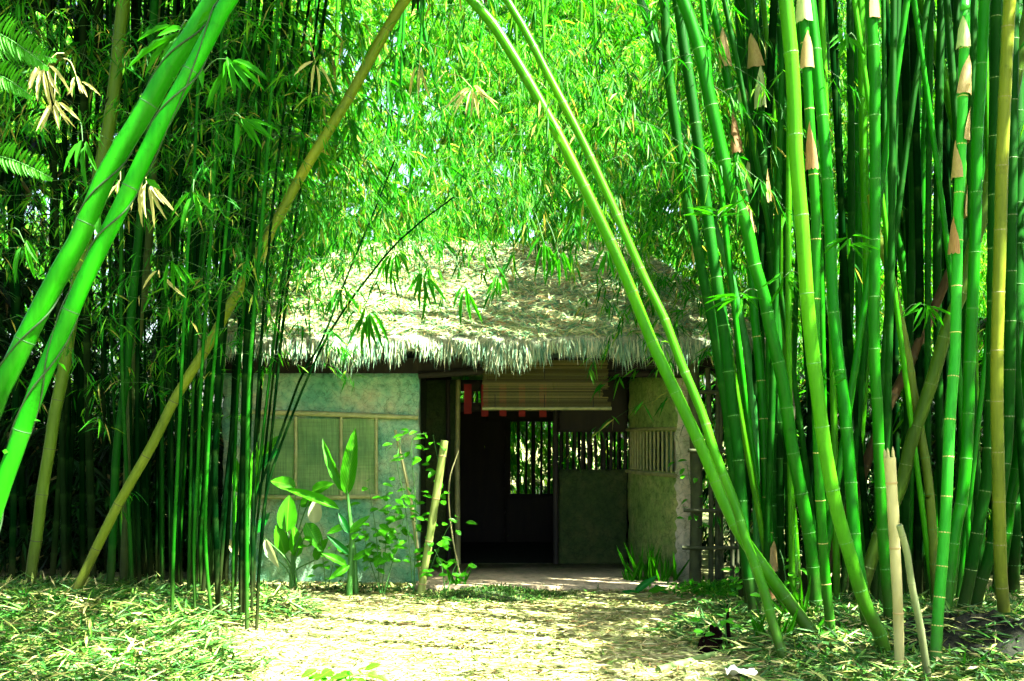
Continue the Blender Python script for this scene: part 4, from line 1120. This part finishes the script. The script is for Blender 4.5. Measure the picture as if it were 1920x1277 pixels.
bn = ramp(nt, noise(nt, 6, 6, rough=.7), [(.66, (1, 1, 1)), (.74, (2.2, .8, .5))])
cc = mixc(nt, cc, bn, 1.0, 'MULTIPLY')
nt.links.new(cc, b_.inputs['Base Color'])
for l in [n for n in nt.nodes if n.type == 'BSDF_TRANSLUCENT']: nt.links.new(cc, l.inputs['Color'])
BLADE = {k: blade_mesh('leaf_blade', M[k], curl=.12) for k in ('leaf_broad', 'leaf_teal', 'leaf_dry', 'leaf', 'grass')}
BLADE['pale'] = blade_mesh('leaf_blade', M['leaf_pale'], curl=.1)
LEAFLET = blade_mesh('leaflet', M['leaf_broad'], nu=3, nv=6, curl=.1, oval=.6)

def put_blade(me, parent, b, p0, p1, w, face=(0, -1, .4), name='leaf'):
    p0 = np.asarray(p0, float); d = np.asarray(p1, float) - p0
    L = np.linalg.norm(d); x = Vector(d / L)
    n = Vector(face) - x * Vector(face).dot(x); n.normalize()
    y = n.cross(x)
    o = obj(name, me, parent, tuple(p0 - b))
    m = Matrix((x, y, n)).transposed()
    o.rotation_euler = m.to_euler()
    o.scale = (L, w, L)
    return o

def broad_plant(name, label, cat, foot, Y, items, stem_r=.008, group=None, stems=True):
    b = at(foot[0], foot[1], Y); b[2] = float(gz(b[0], b[1])) - .01
    o = root(name, b, label, cat, group)
    for (x0, y0, x1, y1, w, kind, dy) in items:
        p0 = at(x0, y0, Y + dy); p1 = at(x1, y1, Y + dy + rng.normal(-.05, .05))
        put_blade(BLADE[kind], o, b, p0, p1, w * Y / FPX, (rng.normal(0, .3), -1, .5))
        if stems:
            f = b + np.array([rng.normal(0, .03), rng.normal(0, .03), 0])
            mid = (f + p0) / 2 + np.array([(f[0] - p0[0]) * .25, 0, .04])
            tube(MB(), smooth_path([f, mid, p0], .05)[0], np.linspace(stem_r * 1.3, stem_r * .7, len(smooth_path([f, mid, p0], .05)[0])), 6).shift(b).build('stalk', M['stalk'], o)
    return o
B_, T_, P_, D_ = 'leaf_broad', 'leaf_teal', 'pale', 'leaf_dry'
broad_plant('broad_leaf_plant', 'clump of broad oval green leaves with one leaf coloured as sunlit before the hut wall', 'plant', (545, 1098), 10.4,
    [(538, 998, 541, 928, 38, B_, 0), (589, 982, 593, 934, 26, P_, -.05), (574, 980, 604, 1032, 30, B_, -.05), (555, 912, 508, 900, 28, B_, .1), (585, 922, 622, 905, 24, B_, .05), (562, 946, 596, 935, 22, B_, .1),
     (497, 1010, 521, 1066, 17, P_, -.1), (534, 1040, 520, 985, 30, B_, .05), (556, 1045, 552, 985, 26, B_, .0), (590, 1050, 612, 1010, 20, B_, .0), (520, 1050, 496, 1035, 16, T_, 0)])
broad_plant('broad_leaf_plant', 'tall blade-leaved plant half hidden by the slender culms at the wall', 'plant', (472, 1105), 10.5,
    [(478, 880, 524, 812, 26, B_, .1), (470, 900, 520, 838, 24, T_, .05), (474, 960, 478, 830, 24, B_, .0), (455, 930, 430, 840, 24, B_, .1), (462, 1000, 440, 930, 22, B_, -.02), (480, 1000, 505, 960, 16, T_, 0), (450, 1040, 425, 1010, 18, D_, 0)])
bp = broad_plant('banana_plant', 'young banana-like plant with long upright blades before the mat window', 'plant', (656, 1112), 10.1,
    [(650, 930, 664, 803, 30, B_, 0), (649, 925, 599, 823, 19, B_, .02), (637, 955, 531, 910, 19, B_, -.1), (654, 1000, 634, 960, 14, T_, -.05), (656, 1000, 692, 965, 15, B_, -.03), (650, 1060, 604, 1035, 16, B_, -.1), (655, 1060, 618, 1085, 14, B_, -.12), (655, 1040, 612, 1002, 12, T_, -.08), (662, 1050, 702, 1025, 13, B_, -.05), (648, 985, 612, 1000, 13, B_, -.02)], stems=False)
bb = np.array(bp.location)
tube(MB(), [at(655, 1116, 10.1), at(660, 1010, 10.1), at(651, 920, 10.1)], [.032, .026, .012], 9).shift(bb).build('stem', M['stalk'], bp)
tube(MB(), [at(668, 1114, 10.16), at(664, 1030, 10.14), at(657, 985, 10.12)], [.026, .02, .01], 9).shift(bb).build('stem', M['stalk'], bp)

def leaflet_shrub(label, foot, Y, stems, nper, size=.075, group='oval-leaved shrubs'):
    b = at(foot[0], foot[1], Y); b[2] = float(gz(b[0], b[1])) - .01
    o = root('leafy_shrub', b, label, 'shrub', group)
    for pts in stems:
        path, s_ = smooth_path([at(px, py, Y + rng.normal(0, .03)) for px, py in pts], .03)
        tube(MB(), path, np.linspace(.006, .003, len(path)), 5).shift(b).build('stem', M['stalk'], o)
        for k in range(nper):
            i = rng.integers(int(len(path) * .30), len(path))
            a = rng.uniform(0, 6.283)
            br_ = path[i] + np.array([math.cos(a), .7 * math.sin(a), rng.uniform(-.2, .35)]) * rng.uniform(.04, .16)
            d = np.array([math.cos(a), .6 * math.sin(a), rng.normal(-.15, .25)])
            put_blade(LEAFLET, o, b, br_, br_ + nrmz(d) * size * rng.uniform(.8, 1.3), size * rng.uniform(.5, .7), (rng.normal(0, .3), -.6, 1), 'leaflet')
    return o
leaflet_shrub('airy oval-leaved shrub climbing round the cut yellow green stake', (776, 1115), 10.25, [[(776, 1112), (780, 960), (772, 830), (800, 812)], [(775, 1110), (760, 950), (745, 870), (752, 820)], [(785, 1110), (812, 985), (826, 905), (812, 815)], [(790, 1110), (830, 1010), (850, 975)]], 22, .095)
leaflet_shrub('low oval-leaved shrub between the banana-like plant and the stakes', (715, 1112), 10.2, [[(712, 1112), (705, 1000), (690, 905)], [(716, 1112), (724, 1010), (728, 925)], [(720, 1112), (742, 1030), (760, 960)], [(714, 1112), (690, 1040), (680, 985)]], 24, .1)
leaflet_shrub('low oval-leaved seedling between the broad oval leaves and the banana-like plant', (612, 1108), 10.3, [[(612, 1110), (606, 1050), (600, 1010)], [(614, 1110), (624, 1060), (632, 1025)]], 14, .085)
leaflet_shrub('low leafy seedling at the foot of the cut stake near the doorstep', (835, 1112), 10.15, [[(835, 1114), (828, 1060), (815, 1030)], [(838, 1114), (850, 1070), (862, 1050)]], 12, .085)
leaflet_shrub('sprout with a few oval leaves by the charred stake', (1352, 1215), 7.25, [[(1362, 1220), (1345, 1172), (1322, 1160)], [(1364, 1220), (1360, 1160), (1372, 1122)]], 7, .07)
leaflet_shrub('creeper with oval leaves on the lit corner pillar beside the fence', (1296, 1100), 10.7, [[(1292, 1105), (1300, 960), (1288, 870)], [(1300, 1100), (1306, 930), (1312, 860)]], 11, .085)
leaflet_shrub('oval-leaved seedling at the foot of the crossing culms', (1408, 1150), 8.9, [[(1402, 1150), (1398, 1080), (1385, 1060)], [(1408, 1150), (1412, 1085), (1425, 1070)]], 9, .075)
leaflet_shrub('bright seedling at the bottom edge of the clearing', (655, 1290), 6.45, [[(655, 1300), (652, 1275), (630, 1262)], [(657, 1300), (660, 1270), (690, 1264)], [(656, 1300), (656, 1258), (660, 1245)]], 6, .09)
leaflet_shrub('leafy seedling pushing up among dry sheaths under the right clump', (1478, 1130), 8.6, [[(1478, 1130), (1470, 1060), (1462, 1030)], [(1480, 1130), (1492, 1070), (1500, 1050)]], 8, .075)

def grass_tuft(label, foot, Y, n, h, spread, mat='grass', group='grass tufts', name='grass_tuft'):
    b = at(foot[0], foot[1], Y); b[2] = float(gz(b[0], b[1])) - .01
    o = root(name, b, label, 'grass', group)
    for k in range(n):
        a = rng.uniform(0, 6.283); t = rng.uniform(.1, .75)
        p0 = b + np.array([rng.normal(0, spread), rng.normal(0, spread * .6), 0])
        p1 = p0 + np.array([math.cos(a) * t, math.sin(a) * t * .7, 1]) * h * rng.uniform(.5, 1.1)
        put_blade(BLADE[mat], o, b, p0, p1, rng.uniform(.014, .03), (rng.normal(0, .4), -1, .6), 'blade')
    return o
grass_tuft('tall pale grass tuft at the foot of the shaded corner wall', (1222, 1100), 10.75, 30, .42, .09)
grass_tuft('small grass tuft at the porch edge near the corner wall', (1185, 1104), 10.8, 10, .28, .05)
grass_tuft('spiky shoot cluster under the crossing culms', (1445, 1235), 7.3, 16, .30, .06)
grass_tuft('drooping blade cluster hanging over the litter beside the crossing culms', (1490, 1185), 8.0, 14, .34, .06)
grass_tuft('thin grass stalks at the doorstep beside the dead twig', (855, 1108), 10.5, 9, .3, .05)
broad_plant('ground_plant', 'bluish long leaves lying flat by the porch edge', 'plant', (1205, 1112), 10.3,
    [(1190, 1112, 1232, 1078, 14, T_, -.1), (1225, 1098, 1252, 1112, 10, T_, -.1), (1200, 1116, 1168, 1108, 12, T_, -.12), (1215, 1112, 1250, 1100, 12, B_, -.1)], stems=False)

# low weeds and mossy heap
def weeds(n, cx, cy, sx, sy, h, mat, L, Wd, heap=0.0):
    x = rng.normal(cx, sx, n); y = rng.normal(cy, sy, n)
    z = gz(x, y) + heap * np.exp(-((x - cx) / (sx * 1.1)) ** 2 - ((y - cy) / (sy * 1.1)) ** 2) * rng.uniform(.6, 1.1, n) + rng.uniform(0, h, n)
    d = np.stack([rng.normal(0, 1, n), rng.normal(0, 1, n), rng.uniform(-.1, 1.0, n)], -1)
    mb = MB(); leaves(mb, np.stack([x, y, z], -1), d, np.array([0, 0, 1.]) + rng.normal(0, .4, (n, 3)), rng.uniform(*L, n), rng.uniform(*Wd, n), 0)
    return mb
hx = at(925, 1118, 10.0)
u, v = np.meshgrid(np.linspace(-1, 1, 25), np.linspace(-1, 1, 17))
hz = .09 * np.clip(1 - (u ** 2 + v ** 2), 0, 1) * (1 + .25 * np.sin(u * 9 + 1) * np.sin(v * 11) + rng.normal(0, .12, u.shape)) - .01
ii = (np.arange(16)[:, None] * 25 + np.arange(24)[None]).ravel()
o = MB().add(np.stack([u * .55, v * .38, hz], -1).reshape(-1, 3), np.stack([ii, ii + 1, ii + 26, ii + 25], 1), 0, True).build('earth_mound', M['moss_soil'], None, (hx[0], hx[1], float(gz(hx[0], hx[1]))))
tag(o, 'low mossy heap of earth in front of the doorstep', 'mound')
tag(weeds(5000, hx[0], hx[1], .36, .2, .025, None, (.02, .07), (.006, .014), .085).build('moss_weeds', M['moss']), 'tiny green weeds on the mossy heap', 'weeds', kind='stuff')
tag(weeds(1200, 2.15, 10.2, .3, .25, .07, None, (.05, .13), (.015, .035)).build('weeds', M['leaf_broad']), 'low green weeds along the foot of the bamboo fence', 'weeds', kind='stuff')
tag(weeds(900, -1.35, 10.45, .75, .18, .03, None, (.04, .10), (.012, .03)).build('weeds', M['litter_green']), 'weeds and debris along the foot of the hut wall', 'weeds', kind='stuff')
for xr, n_, lab in (((-5.2, -2.3), 2200, 'short green blades sprouting through the heaped leaves on the left'), ((1.75, 4.8), 2200, 'short green blades sprouting among the feet of the right-hand culms')):
    x = rng.uniform(*xr, n_); y = rng.uniform(6.2, 10.2, n_)
    d = np.stack([rng.normal(0, .6, n_), rng.normal(0, .6, n_), rng.uniform(.2, 1, n_)], -1)
    mb = MB(); leaves(mb, np.stack([x, y, gz(x, y) + .02], -1), d, rng.normal(0, .6, (n_, 3)) + np.array([0, -1, .5]), rng.uniform(.06, .2, n_), rng.uniform(.008, .018, n_), 0, droop=.2)
    tag(mb.build('grass', M['grass']), lab, 'grass', kind='stuff')
# dark soil heap at the right bottom corner
hx = at(1850, 1235, 7.0)
u, v = np.meshgrid(np.linspace(-1, 1, 31), np.linspace(-1, 1, 25))
hz = .17 * np.clip(1 - (u ** 2 + v ** 2), 0, 1) ** .8 * (1 + .25 * np.sin(u * 11 + 1) * np.sin(v * 9) + .2 * np.sin(u * 23 + v * 5) * np.cos(v * 19)) - .01
ii = (np.arange(24)[:, None] * 31 + np.arange(30)[None]).ravel()
o = MB().add(np.stack([u * .75, v * .7, hz + gz(hx[0] + u * .75, hx[1] + v * .7) - float(gz(hx[0], hx[1]))], -1).reshape(-1, 3), np.stack([ii, ii + 1, ii + 32, ii + 31], 1), 0, True).build('soil_heap', M['soil'], None, (hx[0], hx[1], float(gz(hx[0], hx[1]))))
tag(o, 'heap of black soil with leaves in the bottom right corner', 'soil heap')
n_ = 420
a = rng.uniform(0, 6.283, n_); r_ = np.sqrt(rng.random(n_)) * .95
x = hx[0] + np.cos(a) * r_ * .75; y = hx[1] + np.sin(a) * r_ * .7
mb = MB(); leaves(mb, np.stack([x, y, gz(x, y) + .17 * np.clip(1 - r_ ** 2, 0, 1) ** .8 + .012], -1), np.stack([rng.normal(0, 1, n_), rng.normal(0, 1, n_), rng.normal(0, .2, n_)], -1), np.array([0, 0, 1.]) + rng.normal(0, .3, (n_, 3)), rng.uniform(.08, .26, n_), rng.uniform(.012, .028, n_), 0)
tag(mb.build('leaf_litter', M['litter_green']), 'scattered leaves on the black soil heap', 'leaf litter', kind='stuff')
# fallen sheaths round the right clump
for i, (px, py, kind, lab) in enumerate(((1362 + 205, 1222, 't', 'fallen tan sheath between the crossing culms and the pale stake'), (1610, 1262, 'p', 'flat pale sheath in the litter left of the pale stake'))):
    Y_ = depth_on_ground(px, py) if py > 1150 else 8.4
    p = at(px, py, Y_)
    o = obj('fallen_sheath', SHEATH[kind][0], None, tuple(p + np.array([0, 0, .03])))
    o.rotation_euler = (rng.uniform(.9, 1.4) if py > 1150 else rng.uniform(-.4, .4), rng.uniform(-.5, .5), rng.uniform(-1, 1)); o.scale = (.05, .05, .24)
    tag(o, lab, 'sheath', 'fallen culm sheaths')

# ------------------------------------------------------------------ single leaf fans that stand out
def fan(name, label, px, py, Y, n, L, w, kind, out=(0, 0), hang=1.0, twig=None, group=None, spread=.6):
    c = at(px, py, Y)
    t0 = at(*(twig or (px - 40, py - 50)), Y + .1)
    o = root(name, t0, label, 'leaf spray', group)
    path, _ = smooth_path([t0, (t0 + c) / 2 + np.array([0, 0, .04]), c], .04)
    tube(MB(), path, np.linspace(.004, .0022, len(path)), 5).shift(t0).build('twig', M['twig_pale'] if kind == 'leaf_dry' else M['twig'], o)
    for k in range(n):
        a = (k + .5) / n * 2 - 1
        d = np.array([a * spread + out[0] * .6, rng.normal(-.1, .25), -hang * (1 - .35 * abs(a)) + out[1] + rng.normal(0, .12)])
        p0 = c + np.array([a * .03, rng.normal(0, .02), rng.normal(0, .02)])
        put_blade(BLADE[kind], o, t0, p0, p0 + nrmz(d) * L * rng.uniform(.7, 1.15), w * rng.uniform(.8, 1.2), (rng.normal(0, .5), -1, .5))
DG = 'dry leaf sprays hanging in the left clump'; GG = 'green leaf sprays near the camera'
fan('leaf_spray', 'pale dry leaf spray hanging highest above the slanting pair\'s lower end', 85, 130, 6.2, 9, .22, .022, D_, twig=(120, 100), group=DG)
fan('leaf_spray', 'pale dry leaf spray just right of the highest dry one', 145, 148, 6.2, 6, .13, .016, D_, (.4, .2), twig=(120, 110), group=DG)
fan('leaf_spray', 'pale dry leaf spray below the two highest dry ones', 102, 188, 6.2, 7, .18, .018, D_, (.3, 0), twig=(105, 130), group=DG)
fan('leaf_spray', 'dry leaf spray between the slanting pair and the leaning yellow culm', 275, 345, 6.4, 8, .24, .022, D_, (.2, 0), twig=(265, 300), group=DG)
fan('leaf_spray', 'small dry leaf spray peeping between the slanting pair', 226, 338, 6.4, 4, .10, .02, D_, twig=(225, 300), group=DG)
fan('leaf_spray', 'arched pair of pale leaves in the dark of the left clump', 297, 514, 6.6, 2, .19, .018, D_, spread=1.6, twig=(299, 520), group=DG)
fan('leaf_spray', 'narrow dry leaf spray near the top of the leaning yellow culm', 592, 118, 7.6, 4, .24, .02, D_, twig=(570, 60), group=DG)
fan('leaf_spray', 'dry leaf spray hanging over the middle of the clearing', 885, 165, 8.0, 9, .26, .02, D_, spread=1.1, twig=(840, 140), group=DG)
fan('leaf_spray', 'single long dry leaf pair left of the middle dry spray', 786, 132, 8.0, 3, .3, .022, D_, spread=.25, twig=(790, 90), group=DG)
fan('leaf_spray', 'broad green leaf spray arching right above the slanting pair', 430, 112, 5.6, 8, .20, .032, 'leaf', (.9, .0), hang=.9, spread=1.0, twig=(378, 140), group=GG)
fan('leaf_spray', 'green leaf spray with yellow tips below the arching broad one', 455, 225, 5.8, 6, .20, .026, 'leaf', (1.0, .1), hang=.6, spread=.7, twig=(430, 225), group=GG)
fan('leaf_spray', 'green leaf spray drooping left of the upper slanting culm top', 335, 60, 5.4, 6, .28, .03, 'leaf', (-1.0, .1), hang=.9, spread=.6, twig=(360, 45), group=GG)
fan('leaf_spray', 'pair of dark green leaves hanging in the gap left of the slanting pair', 155, 265, 6.2, 4, .24, .03, 'leaf', (-.1, 0), spread=.45, twig=(150, 230), group=GG)
fan('leaf_spray', 'three-leaf green spray hanging right of the slanting pair', 362, 360, 6.2, 4, .18, .028, 'leaf', spread=.9, twig=(365, 340), group=GG)
fan('leaf_spray', 'long green leaves drooping in the dark right of the arched pale pair', 325, 490, 6.6, 5, .2, .02, 'leaf', (.5, 0), twig=(320, 480), group=GG)
fan('leaf_spray', 'green leaf spray hanging at the left picture edge', 45, 455, 6.0, 4, .19, .026, 'leaf', (.1, 0), spread=.5, twig=(20, 430), group=GG)
SG = 'small shoots on the right-hand culms'
fan('leaf_spray', 'small pale shoot among the sheathed culms of the right clump', 1468, 522, 7.4, 7, .17, .018, 'leaf', spread=1.3, hang=.8, twig=(1500, 515), group=SG)
fan('leaf_spray', 'starry green shoot at mid height right of the pale curved culm', 1592, 448, 7.2, 8, .18, .018, 'leaf', (.3, .2), spread=1.4, hang=.8, twig=(1600, 470), group=SG)
fan('leaf_spray', 'arched green shoot crossing the dark heart of the right clump', 1735, 572, 7.3, 9, .19, .017, 'leaf', spread=1.3, hang=.8, twig=(1690, 590), group=SG)
fan('leaf_spray', 'white-tipped shoot high in the right clump', 1588, 70, 7.4, 8, .14, .024, 'leaf', (-.4, .1), spread=1.0, twig=(1605, 75), group=SG)
fan('leaf_spray', 'thin horizontal shoot low in front of the smooth mid green culm', 1555, 712, 7.2, 5, .15, .014, 'leaf', (.2, .9), spread=1.4, hang=.4, twig=(1520, 712), group=SG)
fan('leaf_spray', 'loose green shoot before the thatch at the edge of the right clump', 1385, 560, 7.6, 7, .22, .02, 'leaf', (-.7, .4), spread=1.2, hang=.7, twig=(1420, 545), group=SG)
fan('leaf_spray', 'bright shoot near the three flared sheaths', 1345, 405, 7.6, 6, .22, .022, 'leaf', (-.3, .6), spread=1.3, hang=.5, twig=(1380, 395), group=SG)
HG = 'leaf sprays hanging before the roof'
for k, (px, py, n, L, lab) in enumerate(((795, 520, 7, .30, 'leaf spray hanging lowest before the middle left of the roof'), (872, 545, 4, .26, 'two-bladed leaf spray hanging right of the lowest one on the roof'), (935, 520, 6, .15, 'small spiky leaf spray before the middle of the roof'), (1020, 455, 5, .30, 'dark leaf spray hanging from the ridge line'), (1048, 480, 5, .22, 'leaf spray beside the dark one on the ridge line'), (690, 590, 8, .28, 'leaf spray hanging over the left part of the eave'), (740, 480, 6, .26, 'leaf spray hanging before the left end of the ridge'), (1140, 470, 7, .24, 'leaf spray hanging just left of the crossing culms'), (640, 540, 6, .26, 'leaf spray over the left slope of the roof'))):
    fan('leaf_spray', lab, px, py, 8.2, n, L, .026, 'leaf', spread=.5, twig=(px - 25, py - 70), group=HG)

# feathery fronds at the top left
def frond(label, px0, py0, px1, py1, Y, n=26, L=.11):
    p0, p1 = at(px0, py0, Y), at(px1, py1, Y)
    o = root('feathery_branch', p0, label, 'branch', 'feathery branches at the top left')
    path, s_ = smooth_path([p0, (p0 + p1) / 2 + np.array([0, 0, .03]), p1], .02)
    tube(MB(), path, np.linspace(.004, .002, len(path)), 5).shift(p0).build('rachis', M['stalk'], o)
    for k in range(n):
        t = .08 + .92 * k / n
        c = interp_path(path, s_, t * s_[-1])
        for sg in (-1, 1):
            tn = nrmz(p1 - p0)
            d = tn * .55 + np.array([0, -.25, sg * 1.0]) + rng.normal(0, .08, 3)
            ln = L * (math.sin(math.pi * min(1, t * .85 + .15)) * .8 + .2)
            put_blade(LEAFLET_BR, o, p0, c, c + nrmz(d) * ln, .016, (rng.normal(0, .2), -1, .6), 'leaflet')
LEAFLET_BR = blade_mesh('leaflet', M['grass'], nu=3, nv=5, curl=.06)
frond('bright feathery branch reaching in highest at the left picture edge', -60, 40, 92, 128, 5.2)
frond('bright feathery branch just below the highest one', -60, 95, 108, 112, 5.3, 24, .09)
frond('bright feathery branch at the left edge, third from the top', -50, 130, 62, 182, 5.2, 20, .09)
frond('lowest bright feathery branch at the left picture edge', -60, 285, 100, 335, 5.2, 24, .09)
